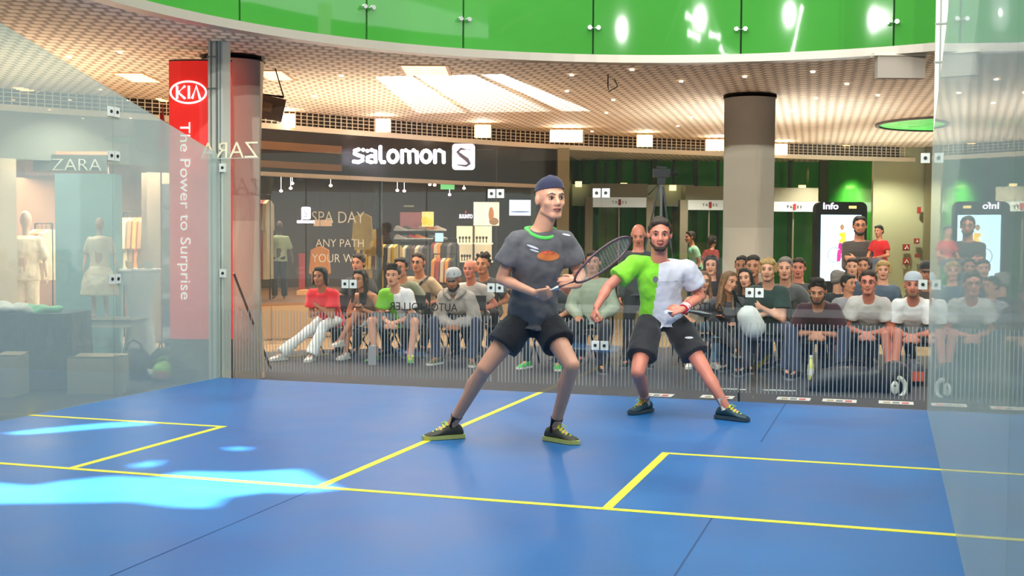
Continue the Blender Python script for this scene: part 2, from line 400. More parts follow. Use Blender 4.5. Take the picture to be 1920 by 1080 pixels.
M_CEIL = ceil_mat(); M_TRIM = mat('cream_trim', (226, 214, 190), .5); M_GRN = mat('green_glass_cladding', (62, 136, 52), .035, coat=.6, spec=.7, noise=.08, nscale=.5)
def ringpts(r, z, n=128): return [V((CC.x+r*math.cos(2*math.pi*i/n), CC.y+r*math.sin(2*math.pi*i/n), z)) for i in range(n)]
mb = MB(); mb.loft([ringpts(CR+.06, ZC), ringpts(24, ZC), ringpts(24, ZC+.1), ringpts(CR+.06, ZC+.1), ringpts(CR+.06, ZC)], cap=False); tag(mb.build('ceiling', M_CEIL), kind='structure')
mb = MB(); mb.loft([ringpts(CR-.03, ZC-.03), ringpts(CR+.12, ZC-.03), ringpts(CR+.12, ZC-.002), ringpts(CR-.03, ZC+.05), ringpts(CR-.03, ZC-.03)], cap=False); tag(mb.build('trim_2', mat('rim_metal', (170, 160, 146), .4, metal=.3)), kind='structure')
# green glass cladding round the opening: one curved pane after another, joints where the photograph has them
def ang(px): p = onZ(px, 95, ZC); return math.atan2(p.y-CC.y, p.x-CC.x)
aj = [math.radians(a) for a in (205, 178)]+[ang(430)+.13]+[ang(x) for x in (652, 883, 1130, 1385, 1672)]
a = aj[-1]
while a > math.radians(-20): a -= .36; aj.append(a)
mb = MB(); mb.loft([ringpts(CR+.045, ZC+.05), ringpts(CR+.06, ZC+.05), ringpts(CR+.06, 4.88), ringpts(CR+.045, 4.88), ringpts(CR+.045, ZC+.05)], cap=False)
mb.v = [v for v in mb.v]; keep = [i for i, f in enumerate(mb.f) if sum(mb.v[j][1] for j in f)/len(f) > CC.y-1.2]; mb.f = [mb.f[i] for i in keep]; mb.m = [0]*len(mb.f)
tag(mb.build('wall_atrium', mat('cladding_backing', (26, 60, 28), .8)), kind='structure')
M_RIVET = mat('spider_fitting', (210, 214, 208), .25, metal=.7)
for i in range(len(aj)-1):
    a0, a1 = aj[i]-.002, aj[i+1]+.002; n = 10
    def pt(a, r, z): return V((CC.x+r*math.cos(a), CC.y+r*math.sin(a), z))
    as_ = [a0+(a1-a0)*k/n for k in range(n+1)]
    rows = [[pt(a, r, z) for a in as_] for r, z in ((CR, ZC+.04), (CR, 4.9), (CR+.03, 4.9), (CR+.03, ZC+.04), (CR, ZC+.04))]
    o = MB().loft(rows, cap=False, closed=False).build('wall_atrium', M_GRN, smooth=True); tag(o, kind='structure')
    if 2 <= i <= 7:
        c = pt(aj[i] if i > 2 else aj[i], CR-.03, 3.56-.02*abs(i-3))
        if i > 2:
            t = thing('spider_fitting', c, 'steel point fitting on the green glass cladding, '+['', '', '', 'leftmost of five', 'second of five from the left', 'middle of five', 'second of five from the right', 'rightmost of five'][i], 'fitting', 'steel fittings on the green cladding')
            tg_ = V((-math.sin(aj[i]), math.cos(aj[i]), 0))
            for sg in (-1, 1): MB().cyl(c+tg_*.045*sg+(CC-c).normalized()*0, c+tg_*.045*sg-V((math.cos(aj[i]), math.sin(aj[i]), 0))*.035, .022, n=12).build('button', M_RIVET, t)
            MB().cyl(c-tg_*.045, c+tg_*.045, .009, n=8).build('arm', M_RIVET, t)
# unseen roof over the atrium, its gaps cut to shape the sun patches
def hole(pxs):
    out = []
    for px, py in pxs:
        p = onZ(px, py, 0); p = p+SUNV*((9.5)/SUNV.z); out.append(V((p.x, p.y, 0)))
    return out
rr = random.Random(5)
big = [(-30, 905), (60, 912), (120, 902), (210, 893), (290, 897), (340, 884), (450, 886), (560, 880), (590, 898), (640, 917), (560, 925), (500, 922), (420, 932), (395, 952), (330, 950), (250, 940), (120, 942), (-30, 944)]
holes = [hole(big), hole([(10, 812), (60, 806), (130, 799), (200, 793), (275, 790), (285, 796), (190, 803), (110, 810), (40, 815)]), hole([(425, 838), (470, 839), (455, 845), (435, 844)]), hole([(250, 872), (300, 862), (292, 872), (262, 878)])]
outer = [V((-20, -24, 0)), V((26, -24, 0)), V((26, 22, 0)), V((-20, 22, 0))]
tr = tessellate_polygon([outer]+holes); allp = outer+[p for h in holes for p in h]
me = bpy.data.meshes.new('roof'); me.from_pydata([(p.x, p.y, 9.5) for p in allp], [], [tuple(t) for t in tr]); me.materials.append(mat('sun_mask_roof', (150, 160, 150), .7))
tag(link('ceiling', me), kind='structure')

# the far side of the atrium behind the camera: dark gallery front with steel lattice and tube lamps
YB = -16.8
tag(MB().box(-18, 24, YB-.2, YB, ZF, 9.5).build('wall_front', mat('gallery_front', (84, 104, 84), .7, noise=.3, nscale=.7)), kind='structure')
tag(MB().box(-18, 24, YB, YB+2.4, 3.3, 3.6).build('trim_8', mat('gallery_edge', (190, 186, 170), .6)), kind='structure')
def refl(px, py):
    """where the green cladding mirrors this picture point onto the gallery front"""
    d = ray(px, py); o = V((CAM.x-CC.x, CAM.y-CC.y, 0)); a = d.x**2+d.y**2; b = 2*(o.x*d.x+o.y*d.y); c = o.x**2+o.y**2-CR**2
    h = CAM+d*((-b+math.sqrt(b*b-4*a*c))/(2*a)); n = (CC-h); n.z = 0; n.normalize(); r = d-n*2*d.dot(n)
    return h+r*((YB+.25-h.y)/r.y)
M_TUBE = mat('tube_lamp', (255, 255, 250), .5, emit=12); M_LAT = mat('lattice_steel', (180, 190, 180), .5)
for i, (a, b) in enumerate((((1504, 12), (1484, 106)), ((1286, 28), (1320, 50)), ((1350, 88), (1362, 112)), ((1290, 62), (1312, 72)), ((1330, 64), (1350, 70)))):
    p, q_ = refl(*a), refl(*b)
    tag(MB().cyl(p, q_, .10, n=10).build('tube_lamp', M_TUBE), ['longest', 'upper slanted', 'lower short', 'short left', 'short right'][i]+' white tube lamp mirrored in the green cladding', 'lamp', 'tube lamps of the gallery opposite')
rr = random.Random(11); mb = MB()
for k in range(9):
    x = -16+k*4.2; mb.cyl((x, YB+.12, 3.6), (x+4.2, YB+.12, 8.6), .07, n=6); mb.cyl((x+4.2, YB+.12, 3.6), (x, YB+.12, 8.6), .07, n=6); mb.cyl((x, YB+.12, 3.6), (x, YB+.12, 9.4), .09, n=6)
for z in (4.6, 5.9, 7.4, 8.6): mb.cyl((-17, YB+.12, z), (22, YB+.12, z), .06, n=6)
tag(mb.build('trim_9', M_LAT), kind='structure')

# columns
M_COL = mat('column_plaster', (196, 182, 162), .6, noise=.04, nscale=3)
def column(x, y, label):
    t = thing('column', V((x, y, ZF)), label, 'column', 'round plastered columns of the hall')
    MB().cyl((x, y, ZF), (x, y, ZC-.05), .32, n=48).build('shaft', M_COL, t, True)
    MB().cyl((x, y, ZC-.05), (x, y, ZC-.002), .335, n=48).build('collar', mat('dark_collar', (70, 58, 48), .6), t, True)
column(-3.61, .95, 'grey round column behind the red pylon sign'); column(1.17, 5.45, 'tall beige round column right of the door headers')

# ------------------------------------------------------------------ ring of shop fronts: fascia
FP = [V((-11.5, -2.6, 0)), V((-9.4, -.1, 0)), V((-7.76, 2.39, 0)), V((-6.55, 4.04, 0)), V((-5.94, 4.95, 0)), V((-4.72, 6.98, 0)), V((-2.64, 9.93, 0)), V((.34, 12.55, 0)), V((3.59, 14.74, 0)), V((8.0, 17.0, 0))]
def hermite(pts, n=6):
    out = []
    for i in range(len(pts)-1):
        p0 = pts[max(i-1, 0)]; p1 = pts[i]; p2 = pts[i+1]; p3 = pts[min(i+2, len(pts)-1)]
        for k in range(n):
            t = k/n; out.append(.5*((2*p1)+(p2-p0)*t+(2*p0-5*p1+4*p2-p3)*t*t+(3*p1-p0-3*p2+p3)*t**3))
    return out+[pts[-1]]
FL = hermite(FP)
def offs(pts, d):
    r = []
    for i, p in enumerate(pts):
        t = (pts[min(i+1, len(pts)-1)]-pts[max(i-1, 0)]).normalized(); r.append(p+V((-t.y, t.x, 0))*d)
    return r      # positive d: away from the hall
def band(pts, z0, z1, d0, d1, m, name, parent=None):
    a, b = offs(pts, d0), offs(pts, d1)
    rows = [[p+UPZ*z for p in q_] for q_, z in ((a, z0), (a, z1), (b, z1), (b, z0), (a, z0))]
    return MB().loft(rows, cap=False, closed=False).build(name, m, parent)
M_GRILL = brick_mat('vent_grille', (66, 52, 44), (58, 46, 40), (196, 176, 146), .085, .075, .012, rough=.5, vec=(math.pi/2, 0, 0))
tag(band(FL, 2.92, 3.0, 0, .10, M_TRIM, 'trim_3'), kind='structure')
# grille: geometry of its own, a dark strip behind cream bars
tag(band(FL, 3.0, ZC, .07, .09, mat('dark_void', (58, 46, 38), .8), 'trim_4'), kind='structure')
mb = MB(); L0 = offs(FL, .05); acc = 0
def walk(pts, step):
    out = []; carry = 0
    for i in range(len(pts)-1):
        a, b = pts[i], pts[i+1]; l = (b-a).length; t = carry
        while t < l: out.append((a+(b-a)*(t/l), (b-a).normalized())); t += step
        carry = t-l
    return out
for p, t in walk(L0, .10):
    mb.obox(p+UPZ*3.1, t, UPZ.cross(t), UPZ, .012, .014, .2)
for z in (3.045, 3.1, 3.155):
    for i in range(len(L0)-1):
        a, b = L0[i], L0[i+1]; t = (b-a).normalized(); mb.obox((a+b)/2+UPZ*z, t, UPZ.cross(t), UPZ, (b-a).length, .012, .009)
tag(mb.build('trim_5', M_TRIM), kind='structure')
# lamps set in the fascia and the ceiling
M_LAMP = mat('lamp_glow', (255, 248, 235), .5, emit=20); M_WARM = mat('warm_reflector', (255, 196, 130), .4, emit=2.2)
def lamp(px, py, label, w_=.16, h_=.11, D=None):
    c = P(px, py, D) if D else onZ(px, py+4, 3.06)
    d = FLAT
    t = thing('recessed_lamp', c, label, 'lamp', 'bright lamps along the ceiling edge')
    MB().obox(c+FLAT*-.02, RT, FLAT, UPZ, w_, .04, h_).build('lens', M_LAMP, t)
    MB().obox(c+FLAT*.02, RT, FLAT, UPZ, w_*1.5, .03, h_*1.35).build('housing', M_WARM, t)
    hl = MB()
    for k in range(4): hl.obox(V((c.x, c.y, ZC-.006))-FLAT*(.12+k*.13), RT, FLAT, UPZ, w_*(1.25-.18*k), .028, .01)
    hl.obox(V((c.x, c.y, ZC-.004))-FLAT*.315, RT, FLAT, UPZ, .02, .40, .006)
    hl.build('louvre', M_WARM, t)
for i, (px, py, w_) in enumerate(((65, 190, .17), (318, 208, .1), (538, 222, .15), (718, 231, .15), (905, 242, .17), (1062, 251, .36), (1209, 260, .18), (1341, 268, .22), (1464, 276, .17), (1573, 286, .2), (1673, 293, .18))):
    lamp(px, py, 'bright square lamp in the ceiling edge, '+['leftmost, above the clothes shop', 'behind the red pylon sign', 'behind the hanging loudspeaker', 'above the first letters of the lit shop name', 'above the square S emblem', 'wide one left of the round column', 'second left of the round column', 'just left of the beige round column', 'just right of the beige round column', 'above the black Info totem', 'rightmost, above the beige wall'][i], w_, .15)
def slot(px, py, wpx, label, strength=1):
    c = onZ(px, py, ZC-.008); t = thing('ceiling_light', c, label, 'lamp', 'louvred lights in the mesh ceiling')
    w_ = wpx/FPX*(c-CAM).dot(fw)
    MB().obox(c+UPZ*.004, RT, FLAT, UPZ, w_*1.15, .80, .006).build('frame', mat('slot_frame', (206, 160, 116), .5), t)
    mb = MB()
    for k in range(5): mb.obox(c-UPZ*.002+FLAT*(-.3+k*.15), RT, FLAT, UPZ, w_, .075, .008)
    mb.obox(c+UPZ*.0, RT, FLAT, UPZ, .02, .66, .008)
    mb.build('louvre', mat('slot_glow', (255, 214, 160), .5, emit=1.5*strength), t)
slot(258, 146, 50, 'glowing louvred light in the mesh ceiling left of the red sign'); slot(515, 142, 46, 'glowing louvred light in the mesh ceiling above the loudspeaker'); slot(798, 133, 80, 'widest glowing louvred light in the middle of the mesh ceiling')
DL = sorted([(130, 107), (225, 97), (640, 142), (590, 180), (1072, 140), (1185, 130), (1063, 170), (1277, 152), (1310, 118), (1396, 143), (1524, 134), (1588, 157), (1646, 178), (1718, 146), (1150, 187), (1530, 184), (1137, 211), (1296, 220), (1271, 236), (1110, 246), (1485, 208), (1577, 200)])
ORD = 'first second third fourth fifth sixth seventh eighth ninth tenth eleventh twelfth thirteenth fourteenth fifteenth sixteenth seventeenth eighteenth nineteenth twentieth'.split()
ORD += ['twenty-'+x for x in ORD[:9]]+['thirtieth']+['thirty-'+x for x in ORD[:9]]
for k, (px, py) in enumerate(DL):
    c = onZ(px, py, ZC-.004)
    near = 'left of the red sign' if px < 300 else 'above the shop sign' if px < 900 else 'left of the beige column' if px < 1360 else 'right of the beige column'
    tag(MB().cyl(c, c-UPZ*.012, .022, n=12).build('downlight', mat('spot_glow', (255, 236, 205), .5, emit=5)), 'tiny round downlight %s, %s from the left of the ceiling dots' % (near, ORD[k]), 'downlight', 'tiny downlights dotted over the mesh ceiling')
# ------------------------------------------------------------------ people
SK = {'fair': (222, 160, 130), 'mid': (196, 132, 100), 'tan': (172, 114, 84), 'pink': (214, 132, 108)}
def skin(k): return mat('skin_'+k, SK[k], .5, noise=.06, nscale=14)
def cloth(n, c, r=.85): return mat('cloth_'+n, c, r, noise=.07, nscale=9, sheen=.15)
HAIR = {'black': (26, 22, 20), 'brown': (52, 36, 26), 'dark': (38, 28, 22), 'blond': (176, 142, 88), 'grey': (120, 112, 104), 'honey': (120, 86, 54)}
def hairm(k): return mat('hair_'+k, HAIR[k], .7, noise=.35, nscale=55, bump=.4, bscale=120)
M_EYE = mat('eye_white', (196, 186, 176), .5); M_IRIS = mat('iris', (45, 32, 25), .25)
M_LIP = mat('lip', (150, 78, 70), .5); M_SOLE = mat('pale_rubber', (215, 215, 205), .6)

def ik(a, c, l1, l2, pole):
    a, c = V(a), V(c); d = c-a; L = min(d.length, (l1+l2)*.995); dn = d.normalized()
    x = (l1*l1-l2*l2+L*L)/(2*L); h = math.sqrt(max(l1*l1-x*x, 0)); p = V(pole); p = (p-dn*p.dot(dn))
    p = p.normalized() if p.length > 1e-4 else axes(dn)[0]
    return a+dn*x+p*h, a+dn*L

def hand_geo(mb, w, d, n, side, s=1.0, curl=.6, spread=.1):
    """palm, four fingers of their own lengths and a thumb from the palm's side"""
    d = d.normalized(); n = (n-d*n.dot(d)).normalized(); sd = n.cross(d)*side   # sd: towards the thumb
    pl = .085*s
    for i, (off, L) in enumerate(((.032, .070), (.011, .080), (-.011, .073), (-.031, .056))):
        k = w+d*pl*(1-.05*i if i else .97)+sd*off*s
        mb.cap(w+d*.012*s+sd*off*.55*s, k, .014*s, .0115*s, 8)
        a = 0; p = k; dd = d+sd*off*spread*8
        for j, (f, r) in enumerate(((.45, .0098), (.3, .009), (.25, .008))):
            a += curl*(.7 if j == 0 else 1.0)
            q_ = (dd.normalized()*math.cos(a)+n*math.sin(a)); e = p+q_*L*f*s
            mb.cap(p, e, r*s, r*s*.93, 8); p = e
    t0 = w+d*.025*s+sd*.022*s; t1 = t0+(d*.55+sd*.75+n*.25).normalized()*.038*s; t2 = t1+(d*.8+sd*.35+n*(.2+curl*.5)).normalized()*.032*s; t3 = t2+(d*.85+n*(.25+curl*.6)-sd*.1).normalized()*.025*s
    mb.cap(t0, t1, .015*s, .012*s, 8); mb.cap(t1, t2, .0115*s, .0105*s, 8); mb.cap(t2, t3, .0105*s, .008*s, 8)

def head_geo(mb, H, X, Y, Z, s):
    def p(x, y, z): return H+(X*x+Y*y+Z*z)*s
    mb.ell(p(0, -.010, .030), X, Y, Z, .075*s, .094*s, .088*s, 18)
    mb.ell(p(0, .022, -.032), X, Y, Z, .060*s, .066*s, .074*s, 16)
    mb.cap(p(-.018, .058, -.088), p(.018, .058, -.088), .021*s, .021*s)
    mb.cap(p(-.045, .005, -.060), p(-.018, .055, -.088), .022*s, .018*s); mb.cap(p(.045, .005, -.060), p(.018, .055, -.088), .022*s, .018*s)
    for q_ in (-1, 1):
        mb.ell(p(.036*q_, .052, -.024), X, Y, Z, .026*s, .028*s, .026*s, 10)
        mb.ell(p(.078*q_, -.008, -.002), X, Y, Z, .011*s, .019*s, .031*s, 10)
        mb.cap(p(.014*q_, .079, .026), p(.042*q_, .070, .027), .013*s, .011*s, 8)
        mb.ell(p(.012*q_, .092, -.030), X, Y, Z, .010*s, .011*s, .009*s, 8)
    mb.cap(p(0, .080, .016), p(0, .100, -.026), .010*s, .0135*s, 10)
    mb.ell(p(0, .078, -.056), X, Y, Z, .026*s, .016*s, .017*s, 10)

def face_bits(root, H, X, Y, Z, s, hk, brow=True, smile=False, lipm=None):
    def p(x, y, z): return H+(X*x+Y*y+Z*z)*s
    for q_ in (-1, 1):
        mb = MB(); c = p(.030*q_, .0745, .004); mb.ell(c, X, Y, Z, .0145*s, .0105*s, .0085*s, 12)
        mb.mi = 1; mb.ell(p(.030*q_, .0815, .004), X, Y, Z, .0078*s, .005*s, .0078*s, 8)
        mb.mi = 2; mb.tube([p(.030*q_-.016, .0815, .005), p(.030*q_, .0865, .0135), p(.030*q_+.016, .0815, .006)], .0022*s, 6)
        mb.build('eye', [M_EYE, M_IRIS, hairm('dark')], root, True)
        if brow:
            MB().tube([p(.012*q_, .092, .024), p(.030*q_, .089, .031), p(.048*q_, .074, .025)], [.0035*s, .0042*s, .002*s], 6).build('eyebrow', hairm(hk), root, True)
    mb = MB()
    u = .006 if smile else 0
    mb.tube([p(-.024, .083, -.056+u), p(-.010, .0935, -.0545), p(0, .0945, -.056), p(.010, .0935, -.0545), p(.024, .083, -.056+u)], [.002*s, .0042*s, .004*s, .0042*s, .002*s], 8)
    mb.tube([p(-.020, .085, -.060+u), p(0, .094, -.065), p(.020, .085, -.060+u)], [.002*s, .005*s, .002*s], 8)
    if smile: mb.mi = 1; mb.tube([p(-.016, .089, -.058+u*.5), p(0, .0955, -.0605), p(.016, .089, -.058+u*.5)], [.0015*s, .0035*s, .0015*s], 6)
    mb.build('mouth', [lipm or M_LIP, M_EYE], root, True)

def hair_geo(root, H, X, Y, Z, s, style, hk, vox=.009):
    def p(x, y, z): return H+(X*x+Y*y+Z*z)*s
    if style == 'under':
        mb = MB(); mb.ell(p(0, -.035, .015), X, Y, Z, .081*s, .074*s, .06*s, 14)
    elif style == 'bald':
        mb = MB()
        mb.ell(p(0, -.050, -.010), X, Y, Z, .079*s, .062*s, .045*s, 12)
    else:
        mb = MB()
        mb.ell(p(0, -.022, .046), X, Y, Z, .081*s, .094*s, .084*s, 18)
        mb.ell(p(0, -.045, .0), X, Y, Z, .078*s, .066*s, .065*s, 14)
        if style in ('short', 'tall'):
            mb.cap(p(-.042, .050, .088), p(.042, .050, .088), .024*s, .024*s)
            if style == 'tall':
                for i in range(6): mb.ell(p(-.05+.02*i, .045+.012*math.sin(i*2), .122+.006*(i % 2)), X, Y, Z, .024*s, .03*s, .024*s, 8)
            for q_ in (-1, 1): mb.cap(p(.073*q_, .012, .055), p(.075*q_, .006, .012), .014*s, .009*s, 8)
        elif style == 'fringe':
            mb.cap(p(-.05, .052, .082), p(.05, .052, .082), .03*s, .03*s)
            for q_ in (-1, 1): mb.cap(p(.072*q_, .02, .06), p(.078*q_, .01, -.015), .022*s, .018*s, 8)
        elif style == 'curly':
            rr = random.Random(3)
            for i in range(46):
                a = rr.uniform(0, 6.28); z = rr.uniform(-.02, .13); r_ = .085*math.sqrt(max(.08, 1-((z-.03)/.115)**2))
                if math.sin(a) > .45 and z < .085: continue
                mb.ell(p(r_*math.cos(a), -.012+r_*1.1*math.sin(a), z+.01), X, Y, Z, .022*s, .022*s, .022*s, 8)
        elif style in ('long', 'tail', 'bob'):
            mb.cap(p(-.03, .045, .094), p(.035, .045, .094), .026*s, .026*s)
            lo = {'long': -.27, 'bob': -.10, 'tail': -.03}[style]
            for q_ in (-1, 1):
                mb.cap(p(.068*q_, .022, .06), p(.082*q_, 0, max(lo, -.08)), .022*s, .022*s)
                if style == 'long': mb.cap(p(.082*q_, -.002, -.08), p(.092*q_, .035, lo), .028*s, .018*s)
            mb.cap(p(0, -.07, .02), p(0, -.085, lo), .07*s, .055*s)
            if style == 'tail': mb.cap(p(0, -.11, .05), p(0, -.13, -.15), .03*s, .016*s)
    return melt(mb, 'hair', [hairm(hk)], root, vox, 2, .018)

def shoe(root, A, T, s, um, sm, lace=None, n_up=None):
    """A ankle centre, T toe direction; the sole ends up .095 below the ankle"""
    U = V(n_up) if n_up is not None else UPZ
    T = (T-U*T.dot(U)).normalized(); X = T.cross(U); o = A-U*.095*s
    mb = MB(); rings = []
    for t, w_, z, zb in ((-.075, .020, .055, .02), (-.06, .031, .085, .015), (-.02, .036, .108, .012), (.035, .038, .098, .012), (.075, .042, .075, .012), (.12, .047, .056, .012), (.16, .044, .044, .014), (.188, .026, .034, .018)):
        rings.append([o+(T*t+X*math.cos(a)*w_)*s+U*((z+zb)/2+(z-zb)/2*math.sin(a))*s for a in [2*math.pi*i/12 for i in range(12)]])
    mb.loft(rings); sh = mb.build('shoe', um, root, True)
    out = [(-.088, .012), (-.082, .028), (-.05, .037), (.02, .036), (.09, .047), (.14, .052), (.18, .042), (.205, .016), (.205, -.012), (.18, -.036), (.14, -.046), (.09, -.044), (.02, -.036), (-.05, -.037), (-.082, -.028), (-.088, -.012)]
    MB().prism([(x*s, y*s) for x, y in out], o, T, X, U, .026*s).build('sole', sm, sh)
    if lace:
        mb = MB()
        for i in range(5):
            t = .04+.022*i; z = .103-.0135*i-.002
            mb.tube([o+(T*t-X*.028+U*(z-.012))*s, o+(T*(t+.006)+U*(z+.006))*s, o+(T*t+X*.028+U*(z-.012))*s], .0055*s, 6)
        mb.cap(o+(T*.045-X*.02+U*.112)*s, o+(T*.065-X*.045+U*.095)*s, .004*s, .003*s, 6)
        mb.cap(o+(T*.045+X*.02+U*.112)*s, o+(T*.065+X*.045+U*.095)*s, .004*s, .003*s, 6)
        mb.build('lace', lace, sh, True)
    return sh

def human(label, J, L, group=None, vox=.0095, cat='person'):
    """J: joints in the world, L: looks"""
    hs_ = J['s']*J.get('hsc', 1.10); s = J['s']; Pv, N, H = J['P'], J['N'], J['H']; F = J['F'].normalized(); FH = J['face'].normalized()
    root = thing('person', V((Pv.x, Pv.y, J['floor'])), label, cat, group)
    w = L.get('w', 1.0); sk = skin(L.get('skin', 'fair'))
    hs = J['hs']; ss = J['ss']    # hip and shoulder side vectors, towards the person's left
    Z = J.get('hup', UPZ); X = FH.cross(Z).normalized(); Z = X.cross(FH).normalized()   # X: person's right
    # torso rings
    ax = (N-Pv)
    def torso(mb, prof, inf=0):
        rings = []
        for t, a, b in prof:
            c = Pv+ax*t; sd = hs.lerp(ss, min(max(t, 0), 1)).normalized(); up_ = ax.normalized(); f = up_.cross(sd)*-1
            f = (F-up_*F.dot(up_)).normalized(); sd = (sd-f*sd.dot(f)); sd = (sd-up_*sd.dot(up_)).normalized()
            bulge = L.get('belly', 0)*math.exp(-((t-.3)/.25)**2)
            rings.append(mb.ring(c+f*(bulge*.5-.012*(1-t)), sd, f, (a*w+inf)*s, (b*(.5+.5*w)+inf+bulge*.5)*s, 20))
        mb.loft(rings)
    prof = [(-.16, .09, .075), (-.06, .155, .11), (.05, .165, .115), (.22, .148, .103), (.36, .142, .100), (.52, .155, .112), (.70, .166, .118), (.84, .152, .102), (.94, .105, .075), (1.02, .062, .058)]
    if 'chest' in L:
        prof = [(t, a, b+(L['chest'] if .5 <= t <= .72 else 0)) for t, a, b in prof]
    mb = MB(); torso(mb, prof)
    mb.cap(N-ax.normalized()*.04*s, H-Z*.055*s-FH*.012*s, .068*s*(.45+.55*w), .060*s*(.5+.5*w), 14)
    head_geo(mb, H, X, FH, Z, hs_)
    for q_ in 'LR':
        S_, E_, W_ = J['s'+q_], J['e'+q_], J['w'+q_]; sg = -1 if q_ == 'L' else 1
        k = s*(.35+.65*w)
        mb.cap(N.lerp(S_, .35)-ax.normalized()*.035*s, S_, .05*k, .055*k)
        mb.cap(S_, E_, .052*k, .041*k); mb.ell(S_.lerp(E_, .4), *(lambda d: (axes(d)[0], axes(d)[1], d))((E_-S_).normalized()), .052*k, .050*k, .11*s)
        d = (W_-E_).normalized(); mb.cap(E_, W_, .040*k, .026*k); mb.ell(E_.lerp(W_, .28), *axes(d), d, .044*k, .041*k, .09*s)
        hd = J.get('hd'+q_, d); hn = J.get('hn'+q_, -UPZ)
        hand_geo(mb, W_, hd, hn, J.get('th'+q_, 1), s*(.6+.4*w), J.get('cu'+q_, .45))
        h_, K_, A_ = J['h'+q_], J['k'+q_], J['a'+q_]
        mb.cap(h_, K_, .088*k, .056*k, 14); d = (A_-K_).normalized(); mb.cap(K_, A_, .054*k, .036*k)
        b = (K_-h_).normalized(); back = -(F-d*F.dot(d)).normalized()
        mb.ell(K_.lerp(A_, .3)+back*.018*s, *axes(d), d, .056*k, .054*k, .12*s)
        T = J['t'+q_].normalized(); mb.cap(A_-UPZ*.02*s, A_-UPZ*.045*s+T*.09*s, .034*s, .026*s)
    body = melt(mb, 'body', [sk], root, vox, 4)
    if body.data: body['label'] = L.get('skinlabel', 'bare skin')
    face_bits(root, H, X, FH, Z, hs_, L.get('hk', 'dark'), smile=L.get('smile', False))
    if L.get('hair', 'short') != 'none': hair_geo(root, H, X, FH, Z, hs_, L.get('hair', 'short'), L.get('hk', 'dark'))
    def hp(x, y, z): return H+(X*x+FH*y+Z*z)*hs_
    # top
    tm = L['top']; tms = tm if isinstance(tm, list) else [tm]
    mb = MB(); inf = L.get('loose', .014)
    lo = L.get('hem', -.10)
    pr = [(t, a, b) for t, a, b in prof if t > lo and t < 1.0]; pr = [(lo, .165, .122)]+pr+[(.975, .085 if L.get('collar', 1) else .10, .068)]
    pr = [(t, a, b) for t, a, b in pr]; pr[0] = (lo, .186, .140); torso(mb, pr, inf)
    sl = L.get('sleeve', 'short')
    for q_ in 'LR':
        S_, E_, W_ = J['s'+q_], J['e'+q_], J['w'+q_]; k = s*(.35+.65*w)
        mb.cap(N.lerp(S_, .4)-ax.normalized()*.03*s, S_, (.056+inf*.6)*k, (.058+inf)*k) if sl != 'strap' else None
        d = (E_-S_).normalized()
        if sl == 'short':
            e = S_.lerp(E_, .62); u, v = axes(d)
            mb.loft([mb.ring(S_+d*x*s, u, v, r_*k, r_*k, 14) for x, r_ in ((-.01, .058+inf), (.06, .062+inf))]+[mb.ring(e, u, v, (.058+inf*1.6)*k, (.058+inf*1.6)*k, 14)])
        elif sl == 'long':
            mb.cap(S_, E_, (.056+inf)*k, (.046+inf)*k); mb.cap(E_, E_.lerp(W_, .93), (.046+inf)*k, (.034+inf*.7)*k)
    if L.get('hood'):
        mb.cap(hp(-.09, -.03, -.13), hp(.09, -.03, -.13), .05*s, .05*s); mb.cap(hp(-.085, .02, -.14), hp(-.03, .07, -.19), .035*s, .02*s); mb.cap(hp(.085, .02, -.14), hp(.03, .07, -.19), .035*s, .02*s)
    pk = None
    if 'split' in L:
        sv = ss; c0 = L['split']
        pk = lambda c: 0 if ((c+J['_o'])-N).dot(sv)+c0 < 0 else 1
        J['_o'] = V((0, 0, 0))
    top = melt(mb, L.get('topname', 'shirt'), tms, root, .011, 4, L.get('fold', .022), pk)
    if L.get('neckband'):
        up_ = ax.normalized(); f = (F-up_*F.dot(up_)).normalized()
        pts = [N-up_*(.005+.05*max(0, math.sin(a)))*s+ss*math.cos(a)*.104*s*w+f*(math.sin(a)*.098+.004)*s for a in [2*math.pi*i/20 for i in range(21)]]
        MB().tube(pts, .013*s, 8).build('neckband', L['neckband'], top, True)
    # bottom
    bt = L.get('bottom', 'trousers'); bm_ = L['bm']; mb = MB()
    torso(mb, [(-.20, .10, .085), (-.10, .160, .118), (.0, .162, .116), (.10, .145, .104)], .010)
    for q_ in 'LR':
        h_, K_, A_ = J['h'+q_], J['k'+q_], J['a'+q_]; k = s*(.35+.65*w); d = (K_-h_).normalized(); u, v = axes(d)
        if bt == 'trousers':
            fl = L.get('flare', 0)
            mb.cap(h_, K_, .100*k, .070*k, 14); d2 = (A_-K_).normalized(); u2, v2 = axes(d2); mb.cap(K_, K_+d2*.02, .070*k, .068*k)
            mb.loft([mb.ring(K_+d2*(A_-K_).length*t, u2, v2, r_*k, r_*k, 14) for t, r_ in ((0, .069), (.5, .066+fl*.4), (1.03, .056+fl))])
        elif bt in ('shorts', 'skirt'):
            fr = L.get('short_to', .72); e = h_.lerp(K_, fr); wd = L.get('leg_w', .018)
            mb.loft([mb.ring(h_-d*.03*s, u, v, .095*k, .095*k, 16), mb.ring(h_+d*.08*s, u, v, (.098+wd*.5)*k, (.098+wd*.5)*k, 16), mb.ring(e, u, v, (.086+wd)*k, (.086+wd)*k, 16)])
            if bt == 'skirt': mb.cap(h_.lerp(K_, .3), J['hL'].lerp(J['kL'], .3) if q_ == 'R' else J['hR'].lerp(J['kR'], .3), .085*k, .085*k)
    melt(mb, {'trousers': 'trousers', 'shorts': 'shorts', 'skirt': 'skirt'}[bt], [bm_], root, .011, 4, .02)
